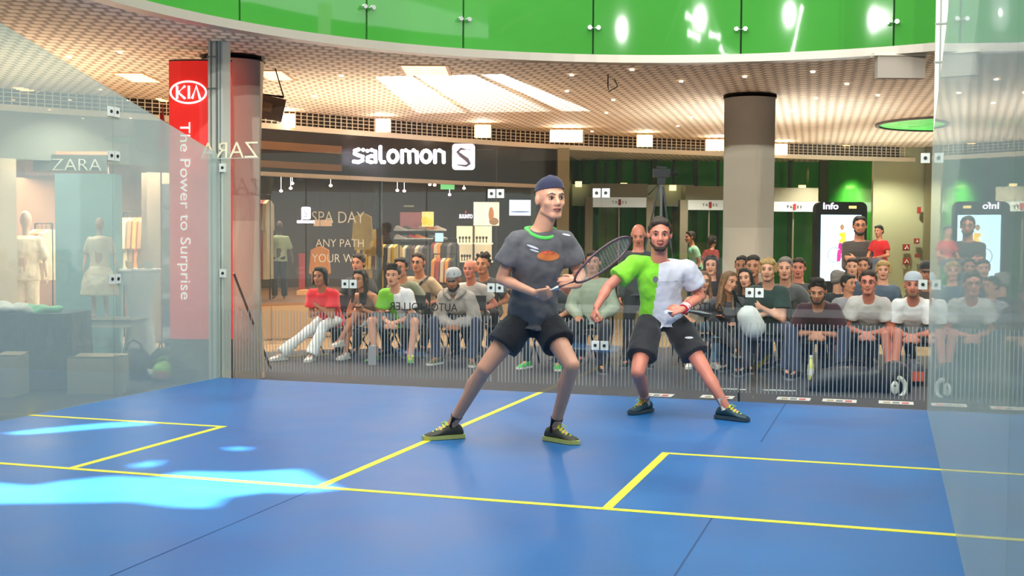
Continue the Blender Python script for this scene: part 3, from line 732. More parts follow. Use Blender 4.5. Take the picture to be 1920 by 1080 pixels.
    for q_ in 'LR':
        if J.get('noshoe'): break
        A_ = J['a'+q_]; sh = L.get('shoe', (mat('shoe_black', (28, 28, 30), .6), M_SOLE, None))
        if L.get('sock'): MB().cyl(A_+(J['k'+q_]-A_).normalized()*.07*s, A_-UPZ*.03*s, .042*s, .04*s).build('sock', L['sock'], root, True)
        shoe(root, A_, J['t'+q_], s, sh[0], sh[1], sh[2])
    # things worn on the head
    hw = L.get('headwear')
    if hw:
        kind, c1, c2 = hw
        mb = MB(); z0 = {'headband': .045, 'cap': .045, 'backcap': .05}[kind]
        if kind == 'headband':
            rings = [[hp(math.cos(a)*r_, -.010+math.sin(a)*r_*1.22, z+math.sin(a)*.012) for a in [2*math.pi*i/20 for i in range(20)]] for z, r_ in ((.050, .0795), (.075, .0765), (.098, .066), (.116, .045), (.124, .015))]
            mb.loft(rings, True); cp = mb.build('bandana', c1, root, True)
            mb = MB(); mb.ell(hp(-.012, .066, .083), X, FH, (Z-FH*.5).normalized(), .034*s, .010*s, .019*s, 12); mb.build('patch', c2, cp, True)
        else:
            sg = 1 if kind == 'cap' else -1
            rings = [[hp(math.cos(a)*r_, -.010+math.sin(a)*r_*1.2, z) for a in [2*math.pi*i/20 for i in range(20)]] for z, r_ in ((.048, .087), (.080, .085), (.110, .072), (.128, .05), (.136, .02))]
            mb.loft(rings, True); cp = mb.build('cap', c1, root, True)
            mb = MB(); pts = [(-.07, .06), (-.055, .125), (-.02, .15), (.02, .15), (.055, .125), (.07, .06)]
            mb.prism([(x*s, y*s) for x, y in pts], hp(0, -.01, .048), X, (FH*sg-Z*.22).normalized(), Z, .006).build('cap_brim', c2, cp)
    if L.get('glasses'):
        mb = MB(); gm = L['glasses']
        for q_ in (-1, 1):
            c = hp(.031*q_, .094, .006); mb.tube([c+X*math.cos(a)*.023*s+Z*math.sin(a)*.017*s for a in [2*math.pi*i/14 for i in range(15)]], .0024*s, 6)
            mb.tube([hp(.054*q_, .09, .009), hp(.08*q_, 0, .01)], .0022*s, 6)
        mb.tube([hp(-.009, .096, .01), hp(.009, .096, .01)], .0022*s, 6)
        mb.build('glasses', gm, root, True)
    if L.get('beard'):
        mb = MB()
        mb.cap(hp(-.05, .012, -.055), hp(-.022, .062, -.09), .024*s, .022*s); mb.cap(hp(.05, .012, -.055), hp(.022, .062, -.09), .024*s, .022*s); mb.cap(hp(-.022, .062, -.092), hp(.022, .062, -.092), .024*s, .024*s); mb.cap(hp(-.02, .083, -.045), hp(.02, .083, -.045), .009*s, .009*s)
        melt(mb, 'beard', [hairm(L['beard'])], root, .007, 3, .004)
    root['_body'] = 1; del root['_body']
    return root

def arms(J, mode, s, F, side, low=.0):
    """set elbows and wrists for one of the resting poses"""
    ua, fa = .285*s, .255*s; N = J['N']; Pv = J['P']
    for q_, sg in (('L', 1), ('R', -1)):
        S_ = J['s'+q_]; K_ = J['k'+q_]
        if mode == 'clasp':
            mid = (J['kL']+J['kR'])/2; tgt = V((mid.x, mid.y, mid.z))+UPZ*(-.01*s+low)+F*.05*s+side*sg*.034*s
            e, w_ = ik(S_, tgt, ua, fa, side*sg*.42-UPZ*1.0-F*.3); d = (F*.5-side*sg*.75-UPZ*.45).normalized()
            J['hd'+q_] = d; J['hn'+q_] = (-F*.6-UPZ*.3-side*sg*.3); J['cu'+q_] = .55
        elif mode == 'cross':
            tgt = N.lerp(Pv, .52 if q_ == 'L' else .60)+F*.19*s-side*sg*.06*s
            e, w_ = ik(S_, tgt, ua, fa, side*sg*.9-UPZ*.8-F*.1); J['hd'+q_] = (-side*sg+F*.0+UPZ*.12).normalized(); J['hn'+q_] = -F; J['cu'+q_] = .35
        elif mode == 'lap':
            tgt = J['h'+q_].lerp(K_, .62)+UPZ*.095*s-side*sg*.03
            e, w_ = ik(S_, tgt, ua, fa, side*sg*.7-F*.8); J['hd'+q_] = (K_-J['h'+q_]).normalized()-side*sg*.3; J['hn'+q_] = -UPZ; J['cu'+q_] = .25
        elif mode == 'phone':
            tgt = N.lerp(Pv, .62)+F*.26*s+side*sg*.05*s
            e, w_ = ik(S_, tgt, ua, fa, side*sg*.5-UPZ); J['hd'+q_] = (F*.7-side*sg*.6+UPZ*.3).normalized(); J['hn'+q_] = UPZ*.6-side*sg; J['cu'+q_] = .5
        else:
            tgt = S_-UPZ*.48*s+side*sg*.06*s+F*.06*s
            e, w_ = ik(S_, tgt, ua, fa, -F); J['hd'+q_] = -UPZ+F*.1; J['hn'+q_] = -side*sg; J['cu'+q_] = .4
        J['e'+q_], J['w'+q_] = e, w_
        J['th'+q_] = 1

def fix_thumb(J, s, F, side):
    for q_, sg in (('L', 1), ('R', -1)):
        d = J['hd'+q_].normalized(); n = J['hn'+q_]; n = (n-d*n.dot(d)).normalized(); sd = n.cross(d)
        want = F*.6+UPZ*.6-side*sg*.5
        J['th'+q_] = 1 if sd.dot(want) > 0 else -1

def pose(px, py, Y, ang=0, s=.95, sit=True, arm='clasp', lean=None, spread=.13, legs=None, turn=0, tilt=0, nod=0, wid=1.0, floor=None):
    """a pose whose head lands where (px,py) is seen on the plane y=Y"""
    fl = ZF if floor is None else floor
    tg = onY(px, py, Y); a = math.radians(ang)
    F = V((math.sin(a), -math.cos(a), 0)); side = UPZ.cross(F)
    hz = tg.z-fl; dz = 0
    base = .53*s if sit else .93*s
    if lean is None:
        best = min(range(-12, 60), key=lambda g: abs(base+math.cos(math.radians(g))*.47*s+math.cos(math.radians(g*.5))*.20*s-hz)) if sit else 3
        lean = best
    lr = math.radians(lean)
    hh = base+math.cos(lr)*.47*s+math.cos(lr*.5)*.20*s; dz = hz-hh
    off = F*(math.sin(lr)*.47*s+math.sin(lr*.5)*.20*s+.03*s)
    b = V((tg.x-off.x, tg.y-off.y, fl)); J = {'s': s, 'F': F, 'floor': fl, 'lift': dz}
    Pv = b+UPZ*(base+dz); N = Pv+(UPZ*math.cos(lr)+F*math.sin(lr))*.485*s
    J['P'], J['N'], J['H'] = Pv, N, V(tg)
    J['hs'] = side; tr_ = math.radians(turn*.25); J['ss'] = (side*math.cos(tr_)+UPZ.cross(side)*math.sin(tr_)).normalized()
    ta = a+math.radians(turn); J['face'] = V((math.sin(ta), -math.cos(ta), math.sin(math.radians(nod)))).normalized()
    tl = math.radians(tilt); J['hup'] = (UPZ*math.cos(tl)+side*math.sin(tl))
    ax = (N-Pv).normalized()
    for q_, sg in (('L', 1), ('R', -1)):
        J['s'+q_] = N-ax*.078*s+J['ss']*sg*.150*s*wid+F*(.02 if lean > 15 else 0)
        J['h'+q_] = Pv+side*sg*.085*s-UPZ*.01
        if sit:
            g = (legs or {}).get(q_)
            if g:   # (knee fwd, knee side, knee height, foot fwd, foot side, foot height, toe side)
                K = b+F*g[0]*s+side*g[1]*s+UPZ*(g[2]*s); A = b+F*g[3]*s+side*g[4]*s+UPZ*g[5]*s
                kk, A = ik(J['h'+q_], A, .43*s, .42*s, (K-(J['h'+q_]+A)/2)); J['k'+q_], J['a'+q_] = kk, A; J['t'+q_] = F+side*g[6]
            else:
                A = b+F*(.40+(.03 if q_ == 'L' else -.03))*s+side*sg*(spread+.02)*s+UPZ*.095*s
                K, A = ik(J['h'+q_], A, .43*s, .42*s, F+UPZ*.8+side*sg*spread*3); J['k'+q_], J['a'+q_] = K, A; J['t'+q_] = F+side*sg*.35
        else:
            A = b+side*sg*.12*s+UPZ*.095*s; K, A = ik(J['h'+q_], A, .44*s, .43*s, F); J['k'+q_], J['a'+q_] = K, A; J['t'+q_] = F+side*sg*.3
    arms(J, arm, s, F, side); fix_thumb(J, s, F, side)
    J['base'] = b; J['side'] = side
    return J

M_CHF = mat('chair_frame', (30, 30, 33), .4, metal=.5); M_CHS = mat('chair_seat', (34, 36, 42), .7)
def folding_chair(J, label, group='folding chairs of the spectators'):
    b = J['base']; F = J['F']; S_ = J['side']; top = J['P'].z-.135*J['s']; t = thing('folding_chair', V((b.x, b.y, ZF)), label, 'chair', group)
    c = V((b.x, b.y, top))
    MB().obox(c+F*.02-UPZ*.012, F, S_, UPZ, .42, .40, .024).build('seat', M_CHS, t)
    bk = MB(); bk.loft([[c-F*(.235+dy)+S_*x+UPZ*z for x, dy in ((-.19, 0), (-.1, .02), (.1, .02), (.19, 0), (.1, .035), (-.1, .035))] for z in (.22, .40)]); bk.build('backrest', M_CHS, t)
    for sg in (-1, 1):
        MB().tube([c-F*.245+S_*sg*.2+UPZ*.40, c-F*.19+S_*sg*.2, V((c.x, c.y, ZF))+F*.24+S_*sg*.2], .011, 8).build('leg', M_CHF, t)
        MB().tube([c+F*.14+S_*sg*.18-UPZ*.02, V((c.x, c.y, ZF))-F*.23+S_*sg*.18], .011, 8).build('leg', M_CHF, t)
    return t
# ------------------------------------------------------------------ shop fronts
def fpt(px, d=0):
    """point on the facade line seen at picture column px, d further out"""
    r = ray(px, 453); r2 = V((r.x, r.y, 0)); O = V((CAM.x, CAM.y, 0)); best = None
    L_ = offs(FL, d) if d else FL
    for i in range(len(L_)-1):
        a, b = L_[i], L_[i+1]; e = b-a; den = r2.x*e.y-r2.y*e.x
        if abs(den) < 1e-9: continue
        t = ((a.x-O.x)*e.y-(a.y-O.y)*e.x)/den; u = ((a.x-O.x)*r2.y-(a.y-O.y)*r2.x)/den
        if -.001 <= u <= 1.001 and t > 0: return a+e*u
    return None
def sub(px0, px1, n=8, d=0): return [fpt(px0+(px1-px0)*k/n, d) for k in range(n+1)]
def band2(px0, px1, n, d0, d1, z0, z1, m, name):
    a, b = sub(px0, px1, n, d0), sub(px0, px1, n, d1)
    rows = [[p+UPZ*z for p in q_] for q_, z in ((a, z0), (a, z1), (b, z1), (b, z0), (a, z0))]
    return MB().loft(rows, cap=False, closed=False).build(name, m)
def zat(px, py, pt): D = (V((pt.x, pt.y, CAM.z))-CAM).dot(FLAT)/1.0; return CAM.z+(453-py+0)*D/FPX
M_DARKP = mat('shop_header', (44, 36, 30), .25, spec=.5); M_INT = mat('shop_inside', (70, 50, 38), .8); M_INTL = mat('shop_inside_floor', (150, 104, 66), .5)
M_POD = brick_mat('podium_stone', (176, 142, 104), (186, 152, 112), (140, 112, 84), .9, .9, .008, rough=.35)
G_SHOP = glass('shop_glass', (.93, .93, .92, 1), .012, rgb(200, 190, 180), 1.0)
# the sports shop
sp = sub(446, 1044, 14)
tag(band(sp, 2.30, 2.92, .02, .35, M_DARKP, 'wall_header'), kind='structure')
tag(band(sub(446, 640, 6), 2.62, 2.74, -.01, .03, mat('tan_strip', (120, 84, 52), .5), 'trim_6'), kind='structure')
tag(band(sub(446, 640, 6), 2.36, 2.46, -.01, .03, mat('tan_strip', (120, 84, 52), .5), 'trim_6'), kind='structure')
tag(band(sp, 2.24, 2.30, -.02, .10, mat('transom', (188, 170, 146), .4), 'trim_7'), kind='structure')
tag(band2(446, 1044, 14, -.05, 5.4, ZF, .36, M_POD, 'wall_podium'), kind='structure')
tag(band2(446, 1044, 14, -.04, 5.4, .36, .40, M_INTL, 'floor'), kind='structure')
tag(band2(440, 1060, 14, 5.0, 5.2, .40, 2.92, M_INT, 'wall_shop'), kind='structure')
tag(band2(446, 1044, 14, .36, 5.0, 2.66, 2.70, mat('shop_ceiling', (40, 34, 30), .8), 'ceiling'), kind='structure')
for a in (446, 1044):
    p0, p1 = fpt(a), fpt(a, 5.0)
    if p1 is None: p1 = p0+(offs(FL, 5.0)[10]-FL[10])
    d = (p1-p0)
    if a == 446:
        nrm = UPZ.cross(d.normalized()); MBx = MB().obox((p0+p1)/2+UPZ*1.6, d.normalized(), nrm, UPZ, d.length, .06, 2.5)
    else: MBx = MB().obox((p0+p1)/2+UPZ*1.6, d.normalized(), UPZ.cross(d.normalized()), UPZ, d.length, .06, 2.5)
    tag(MBx.build('wall_shop', M_INT), kind='structure')
gl = [446, 574, 712, 800, 912, 1044]
for i in range(5):
    tag(band(sub(gl[i]+1, gl[i+1]-1, 4), .40, 2.24, 0, .012, G_SHOP, 'window_%d' % (i+1)), kind='structure')
def interior(px, d): return fpt(px, d)
def DD(px, d):
    p = fpt(px, d)
    return (V((p.x, p.y, CAM.z))-CAM).dot(FLAT) if p is not None else 24.0
for px, d, e in ((480, 1.2, 34), (620, 2.2, 32), (760, 2.5, 42), (900, 2.5, 42)):
    p = P(px, 400, DD(px, d)); light('shop_light', 'AREA', (p.x, p.y, 2.6), e, (1, .84, .68), (p.x, p.y, 0), shape='DISK', size=1.2)
M_GLOW = mat('sign_white', (238, 232, 255), .5, emit=2.4); M_SGLOW = mat('spot_white', (255, 225, 215), .5, emit=6)
D0 = DD(655, 0)-.10
t = thing('shop_sign', P(775, 292, D0), 'large glowing white rounded shop name with square S emblem on the dark header', 'sign')
def wide(s, px0, px1, py0, py1, D, m, name, parent, bold=0, th=.03, flip=False):
    c = P((px0+px1)/2, (py0+py1)/2, D); return text(s, c, -RT if flip else RT, UPZ, (py1-py0)/FPX*D, m, name, parent, width=(px1-px0)/FPX*D, bold=bold, th=th)
# rounded letters built as strokes
def strokes(chars, px0, px1, py0, py1, D, r, m, name, parent):
    W = sum(c[0] for c in chars); sx = (px1-px0)/W; x = px0
    for wd, lines in chars:
        mb = MB()
        for ln in lines:
            pts = [P(x+(.1+a*(wd-.2))*sx, py1-b*(py1-py0), D) for a, b in ln]
            mb.tube(pts, r, 8)
            for p in pts: mb.ell(p, RT, FLAT, UPZ, r, r, r, 8)
        mb.build(name, m, parent, True); x += wd*sx
def arc(cx, cy, rx, ry, a0, a1, n=9): return [(cx+rx*math.cos(math.radians(a0+(a1-a0)*k/n)), cy+ry*math.sin(math.radians(a0+(a1-a0)*k/n))) for k in range(n+1)]
oo = arc(.5, .40, .42, .40, 0, 360, 16)
nn = [(.08, 0), (.08, .55)]; LET = {
    's': (1.0, [[(.95, .85), (.5, .88), (.15, .80), (.12, .60), (.5, .47), (.9, .38), (.88, .12), (.5, 0), (.05, .04)]]),
    'a': (1.0, [[(.1, .78), (.5, .84), (.88, .74), (.9, .02), (.45, 0), (.12, .08), (.12, .32), (.45, .42), (.88, .40)]]),
    'l': (.62, [[(.2, 1.05), (.2, .2), (.45, 0), (.9, 0)]]),
    'o': (1.05, [oo]),
    'm': (1.5, [[(.06, 0), (.06, .78)], [(.06, .72), (.28, .82), (.48, .70), (.5, 0)], [(.5, .70), (.74, .82), (.93, .68), (.94, 0)]]),
    'n': (1.0, [[(.08, 0), (.08, .78)], [(.08, .70), (.5, .82), (.9, .66), (.92, 0)]])}
strokes([LET[c] for c in 'salomon'], 660, 836, 277, 304, D0, .030, M_GLOW, 'letter', t)
def rsq(px0, py0, px1, py1, r, n=5):
    w_, h_ = px1-px0, py1-py0; o = []
    for cx, cy, a in ((w_/2-r, h_/2-r, 0), (-w_/2+r, h_/2-r, 90), (-w_/2+r, -h_/2+r, 180), (w_/2-r, -h_/2+r, 270)):
        for k in range(n+1): t_ = math.radians(a+90*k/n); o.append((cx+r*math.cos(t_), cy+r*math.sin(t_)))
    return o
def plateprism(px0, py0, px1, py1, r, D, th, m, name, parent=None):
    k = D/FPX; pl = [(x*k, y*k) for x, y in rsq(px0, py0, px1, py1, r)]
    return MB().prism(pl, P((px0+px1)/2, (py0+py1)/2, D), RT, UPZ, FLAT, th).build(name, m, parent)
em = plateprism(848, 270, 890, 318, 6, D0, .05, M_GLOW, 'emblem', t)
M_EMB = mat('emblem_grey', (120, 108, 128), .5)
mb = MB(); pts = [(882, 281), (864, 279), (858, 285), (864, 291), (876, 300), (880, 307), (874, 311), (857, 309)]
mb.tube([P(x, y, D0-.012) for x, y in pts], [.010, .022, .026, .030, .034, .028, .020, .008], 8); mb.build('emblem_letter', M_EMB, em, True)
# small repeated sign inside, exit sign, letters on the window
D1 = DD(572, 1.2)
t = thing('shop_sign', P(573, 404, D1), 'small glowing square S emblem with shop name below, inside the shop window', 'sign')
plateprism(565, 388, 582, 411, 3, D1, .03, M_GLOW, 'emblem', t); wide('salomon', 557, 590, 411, 418, D1-.01, M_GLOW, 'lettering', t, .04)
MB().tube([P(x, y, D1-.01) for x, y in ((577, 393), (571, 394), (571, 398), (576, 402), (576, 406), (570, 405))], .008, 6).build('emblem_letter', M_EMB, t)
DW = DD(640, 0)-.015
M_WTXT = mat('white_vinyl', (206, 196, 176), .6)
for s, x0, x1, y0, y1 in (('SPA DAY', 585, 683, 396, 418), ('ANY PATH', 592, 682, 448, 463), ('YOUR WAY', 585, 688, 476, 492)):
    D = DD(x0, 0)-.03
    tt = wide(s, x0, x1, y0, y1, D, M_WTXT, 'window_lettering', None, -.008, .002)
    tag(tt, {'SPA DAY': 'upper line of pale window lettering, largest, reading SPA DAY', 'ANY PATH': 'middle line of pale window lettering reading ANY PATH', 'YOUR WAY': 'lowest line of pale window lettering reading YOUR WAY'}[s], 'lettering', 'pale lettering on the shop window')
D = DD(840, 1.5)
t = thing('exit_sign', P(840, 346, D), 'small green and white emergency sign hanging inside the shop', 'sign')
MB().cyl(P(840, 340, D), V((P(840, 340, D).x, P(840, 340, D).y, 2.66)), .006, n=6).build('rod', M_CHF, t); MB().cbox(826, 340, 852, 355, D, .04).build('panel', mat('exit_green', (120, 205, 130), .5, emit=1.0), t); MB().cbox(824, 335, 853, 339, D-.01, .06).build('lamp_bar', M_GLOW, t)
for k, (px, py, c) in enumerate(sorted(((481, 343, 0), (545, 353, 0), (548, 344, 0), (527, 358, 0), (620, 348, 0), (745, 357, 0), (758, 358, 1), (806, 346, 0), (815, 347, 0), (843, 365, 1), (870, 353, 0), (865, 344, 0)))):
    D = DD(px, 2.4)
    tag(MB().ell(P(px, py, D), RT, FLAT, UPZ, .030, .030, .024, 10).cyl(P(px, py, D), V((P(px, py, D).x, P(px, py, D).y, 2.66)), .004, n=5).build('spotlight', mat('spot_pink', (255, 190, 230), .5, emit=6) if c else M_SGLOW, smooth=True), '%s small shop spotlight from the left%s' % (ORD[k], ', pinkish' if c else ''), 'spotlight', 'spotlights under the shop ceiling')
# mannequins
def mannequin(px, py0, py1, D, top, bot, label, skinc, skirt=False, ang=0, sleeves=True, zb=None):
    k = D/FPX; a = P(px, py1, D); b = V((a.x, a.y, zb)) if zb is not None else a; H = P(px, py0, D).z-b.z; s = H/1.82
    t = thing('mannequin', b, label, 'mannequin'); sk_ = skinc
    def q(x, y, z): return b+RT*x*s+FLAT*(-y)*s+UPZ*z*s
    mb = MB(); X, Y, Z = RT, -FLAT, UPZ
    mb.ell(q(0, 0, 1.68), X, Y, Z, .075*s, .095*s, .12*s); mb.cap(q(0, 0, 1.45), q(0, 0, 1.6), .05*s, .045*s); mb.cap(q(-.1, 0, 1.35), q(.1, 0, 1.35), .1*s, .1*s); mb.cap(q(0, 0, 1.3), q(0, 0, .95), .13*s, .13*s)
    for g in (-1, 1):
        mb.cap(q(.19*g, 0, 1.4), q(.25*g, -.02, 1.12), .045*s, .038*s); mb.cap(q(.25*g, -.02, 1.12), q(.24*g if g < 0 else .33, .12, .92), .036*s, .026*s)
        hand_geo(mb, q(.24*g if g < 0 else .33, .12, .92), -UPZ+Y*.3, X*-g, 1, s, .3)
        mb.cap(q(.08*g, 0, .92), q(.1*g, .03, .5), .08*s, .055*s); mb.cap(q(.1*g, .03, .5), q(.11*g, -.02, .09), .05*s, .035*s); mb.cap(q(.11*g, -.02, .06), q(.13*g, .14, .03), .035*s, .025*s)
    melt(mb, 'body', [sk_], t, .012, 4)
    mb = MB(); rings = [mb.ring(q(0, 0, z), X, Y, r_*s, r_*.72*s, 16) for z, r_ in ((.86, .19), (1.1, .165), (1.3, .20), (1.42, .19), (1.47, .09))]; mb.loft(rings)
    if sleeves:
        for g in (-1, 1): mb.cap(q(.17*g, 0, 1.4), q(.235*g, -.01, 1.2), .065*s, .068*s)
    melt(mb, 'shirt', [top], t, .013, 3, .02)
    mb = MB()
    if skirt: mb.loft([mb.ring(q(0, 0, z), X, Y, r_*s, r_*.8*s, 18) for z, r_ in ((.42, .34), (.6, .32), (.8, .26), (.95, .16))])
    else:
        mb.cap(q(-.05, 0, .93), q(.05, 0, .93), .13*s, .13*s)
        for g in (-1, 1): mb.cap(q(.08*g, 0, .9), q(.1*g, .02, .5), .1*s, .08*s); mb.cap(q(.1*g, .02, .5), q(.11*g, -.02, .12), .078*s, .07*s)
    melt(mb, 'skirt' if skirt else 'trousers', [bot], t, .013, 3, .03)
    return t
mannequin(524, 412, 577, DD(524, 1.0), cloth('mint', (172, 190, 150)), cloth('black', (34, 32, 36)), 'mannequin in pale green shirt and black trousers behind the shop window', mat('mannequin_skin', (98, 78, 62), .5), zb=.402)
M_BAGW = cloth('white_bag', (225, 222, 214))
# garments
def garment_template(m, label, loc, w_=.46, h_=.75, th=.05, kind='hanging_jacket', cord=None):
    t = thing(kind, loc, label, 'garment', 'clothes hanging on the shop rails')
    poly = [(-.04, 0), (-.2, -.06), (-.24, -.45), (-.19, -.47), (-.17, -.2), (-.18, -h_), (.18, -h_), (.17, -.2), (.19, -.47), (.24, -.45), (.2, -.06), (.04, 0)]
    mb = MB(); mb.prism([(x*w_/.46, y) for x, y in poly], V(loc)-FLAT*th/2, RT, UPZ, FLAT, th); mb.build('cloth', m, t)
    if cord: MB().cyl(V(loc)+UPZ*.07, V((loc[0], loc[1], cord)), .004, n=5).build('cord', M_CHF, t)
    MB().tube([V(loc)+UPZ*.08, V(loc)+UPZ*.02+RT*.015, V(loc)], .005, 6).build('hanger', M_CHF, t)
    return t
GC = {'mustard': (196, 164, 44), 'charcoal': (50, 46, 48), 'cream': (214, 198, 160), 'brown': (92, 56, 40), 'orange': (240, 150, 40), 'grey': (110, 104, 104), 'red': (170, 50, 40), 'tan': (178, 130, 84)}
def rail(px0, px1, py, D, cols, where, h_=.7, turned=1.35, fl=.41):
    a, b = P(px0, py, D), P(px1, py, D)
    t = thing('clothes_rail', (a+b)/2, 'thin metal clothes rail '+where, 'clothes rail'); MB().cyl(a+UPZ*.08, b+UPZ*.08, .012, n=8).build('bar', M_CHF, t)
    for p in (a, b): MB().cyl(p+UPZ*.08, V((p.x, p.y, fl)), .012, n=8).build('upright', M_CHF, t)
    T = {}
    for i, c in enumerate(cols):
        loc = a.lerp(b, (i+.5)/len(cols)); lab = '%s garment hanging %s, %s from the left' % (c, where, ORD[i])
        if c not in T: T[c] = garment_template(cloth('garment_'+c, GC[c]), lab, loc, .5, h_, .06); o = T[c]
        else: o = dup(T[c], loc, label=lab)
        o.rotation_euler = (0, 0, turned)
D = DD(720, 2.6)
rail(676, 748, 458, D, ['mustard', 'charcoal', 'mustard', 'mustard', 'brown', 'mustard', 'mustard', 'charcoal', 'cream', 'mustard'], 'on the rail right of the window lettering', 1.0)
rail(752, 806, 460, DD(780, 3.2), ['charcoal', 'cream', 'charcoal', 'brown', 'cream', 'grey', 'charcoal'], 'under the shoe wall', .6)
rail(813, 856, 455, DD(835, 3.4), ['red', 'cream', 'orange', 'charcoal', 'charcoal', 'grey', 'charcoal'], 'beside the watch shelves, upper rail', .45)
rail(813, 856, 484, DD(835, 3.0), ['orange', 'red', 'cream', 'orange', 'charcoal'], 'beside the watch shelves, lower rail', .35)
rail(486, 506, 375, DD(495, .8), ['grey', 'red', 'cream'], 'at the left edge of the shop window', 1.2, 1.5)
for px, py, c, h_, lab, D in ((680, 400, 'mustard', .62, 'yellow jacket hanging high behind the letter Y', DD(680, 1.6)), (600, 462, 'orange', .62, 'bright orange jacket hanging behind the lowest window lettering', DD(600, 2.0)), (700, 430, 'mustard', .3, 'folded yellow top above the yellow garment rail', DD(700, 2.0))):
    garment_template(cloth('garment_'+c, GC[c]), lab, P(px, py, D), .34, h_, .10, cord=2.66)
# shoe wall
def shoe_tpl(m, label, loc):
    t = thing('display_shoe', loc, label, 'shoe', 'trainers on the shoe wall'); A = V(loc)+UPZ*.095
    shoe(t, A, (RT-FLAT*.35), 1.0, m, M_SOLE); return t
SHC = {'pale': (220, 205, 190), 'red': (225, 60, 40), 'grey': (120, 112, 108), 'pink': (205, 130, 135), 'black': (45, 40, 42), 'orange': (230, 140, 60)}
ST = {}; n = 0
t = thing('shoe_wall', P(785, 450, DD(785, 4.6)), 'dark shelf wall carrying two rows of trainers', 'shelf')
for py in (433, 449): MB().cbox(738, py, 836, py+2, DD(785, 4.2), .25).build('shelf_board', mat('shelf_dark', (60, 40, 34), .6), t)
MB().cbox(750, 398, 812, 426, DD(785, 4.35), .04).build('poster', mat('poster_rose', (150, 88, 88), .5, emit=.35), t)
for row, py, cols in ((0, 433, ['pale', 'grey', 'pink', 'pale', 'orange', 'pale']), (1, 449, ['pale', 'grey', 'red', 'orange', 'black', 'grey', 'pale'])):
    for i, c in enumerate(cols):
        px = 746+i*(88/len(cols)); loc = P(px, py-.5, DD(785, 4.2)+.12); lab = '%s trainer on the %s shelf of the shoe wall, %s from the left' % (c, 'upper' if row == 0 else 'lower', ORD[i])
        if c not in ST: ST[c] = shoe_tpl(mat('display_'+c, SHC[c], .5), lab, loc)
        else: dup(ST[c], loc, label=lab)
def poster(px0, py0, px1, py1, D, c, label, emit=.6, name='poster', cat='poster', bits=()):
    t = thing(name, P((px0+px1)/2, py1, D), label, cat)
    MB().cbox(px0, py0, px1, py1, D, .03).build('panel', mat('p_'+'_'.join(map(str, c)), c, .5, emit=emit), t)
    for (a, b, c2, d, cc) in bits:
        k = D/FPX; MB().ell(P(a, b, D-.004), RT, FLAT, UPZ, c2*k, .006, d*k, 14).build('picture_motif', mat('p_'+'_'.join(map(str, cc)), cc, .5, emit=emit*.7), t)
    return t
poster(791, 397, 813, 425, DD(800, 4.0), (236, 196, 120), 'small yellow and peach poster above the shoe wall', bits=((797, 414, 7, 8, (238, 190, 60)), (806, 416, 6, 7, (240, 200, 70))))
poster(888, 379, 936, 423, DD(910, 3.6), (226, 212, 184), 'tall cream poster with brown figure left of the glass clamp', .7, bits=((921, 402, 5, 14, (170, 104, 60)), (926, 415, 9, 7, (140, 100, 70))))
poster(955, 375, 995, 404, DD(975, 2.5), (190, 212, 240), 'wide pale blue video screen behind the dark shirted player', 1.4, 'video_screen', 'screen', bits=((975, 397, 19, 1.6, (90, 110, 140)),))
poster(996, 374, 1014, 406, DD(1000, 2.3), (205, 225, 205), 'narrow greenish screen right of the pale blue one', 1.2, 'video_screen', 'screen')
poster(816, 437, 831, 453, DD(835, 3.2), (140, 200, 238), 'small light blue screen above the upper rail', 1.3, 'video_screen', 'screen')
poster(560, 475, 571, 560, DD(565, 2.4), (150, 36, 28), 'tall narrow red display banner behind the mannequin', .4)
poster(588, 412, 622, 424, DD(605, 4), (196, 150, 110), 'tan lit box above the back shelf behind SPA DAY', .5)
t = wide('SUUNTO', 861, 886, 402, 409, DD(873, 3.6), M_GLOW, 'shop_lettering', None, .03, .01); tag(t, 'small white watch-brand lettering on the dark shop wall', 'lettering')
t = wide('OUTDOOR', 757, 776, 385, 388, DD(766, 3.6), M_WTXT, 'shop_lettering', None, .0, .01); tag(t, 'tiny pale lettering above the rose poster of the shoe wall', 'lettering')
tag(MB().prism([(0, 0), (.03, 0), (.015, .05)], P(872, 399, DD(873, 3.6)), RT, UPZ, FLAT, .01).build('shop_emblem', mat('tri_red', (220, 40, 40), .5, emit=1)), 'tiny red triangle above the white watch-brand lettering', 'emblem')
# lit display shelves
t = thing('display_cabinet', P(890, 490, DD(890, 3.4)), 'lit cream display cabinet of four bays right of the shoe wall', 'shelf')
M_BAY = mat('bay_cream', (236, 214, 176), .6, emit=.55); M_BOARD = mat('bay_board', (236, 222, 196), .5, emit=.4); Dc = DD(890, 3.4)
q_ = P(890, 490, Dc); MB().obox(V((q_.x, q_.y, (.401+q_.z)/2))+FLAT*.2, RT, FLAT, UPZ, .55, .34, q_.z-.401).build('plinth', mat('shelf_dark', (60, 40, 34), .6), t)
MB().cbox(856, 424, 922, 490, Dc+.35, .03).build('back_panel', M_BAY, t)
for py in (455, 489): MB().cbox(856, py, 924, py+3, Dc, .36).build('shelf_board', M_BOARD, t)
MB().cbox(886, 424, 889, 490, Dc, .36).build('divider', mat('shelf_dark', (60, 40, 34), .6), t)
n = 0
M_WATCH = mat('dark_goods', (60, 48, 42), .5)
wt = None
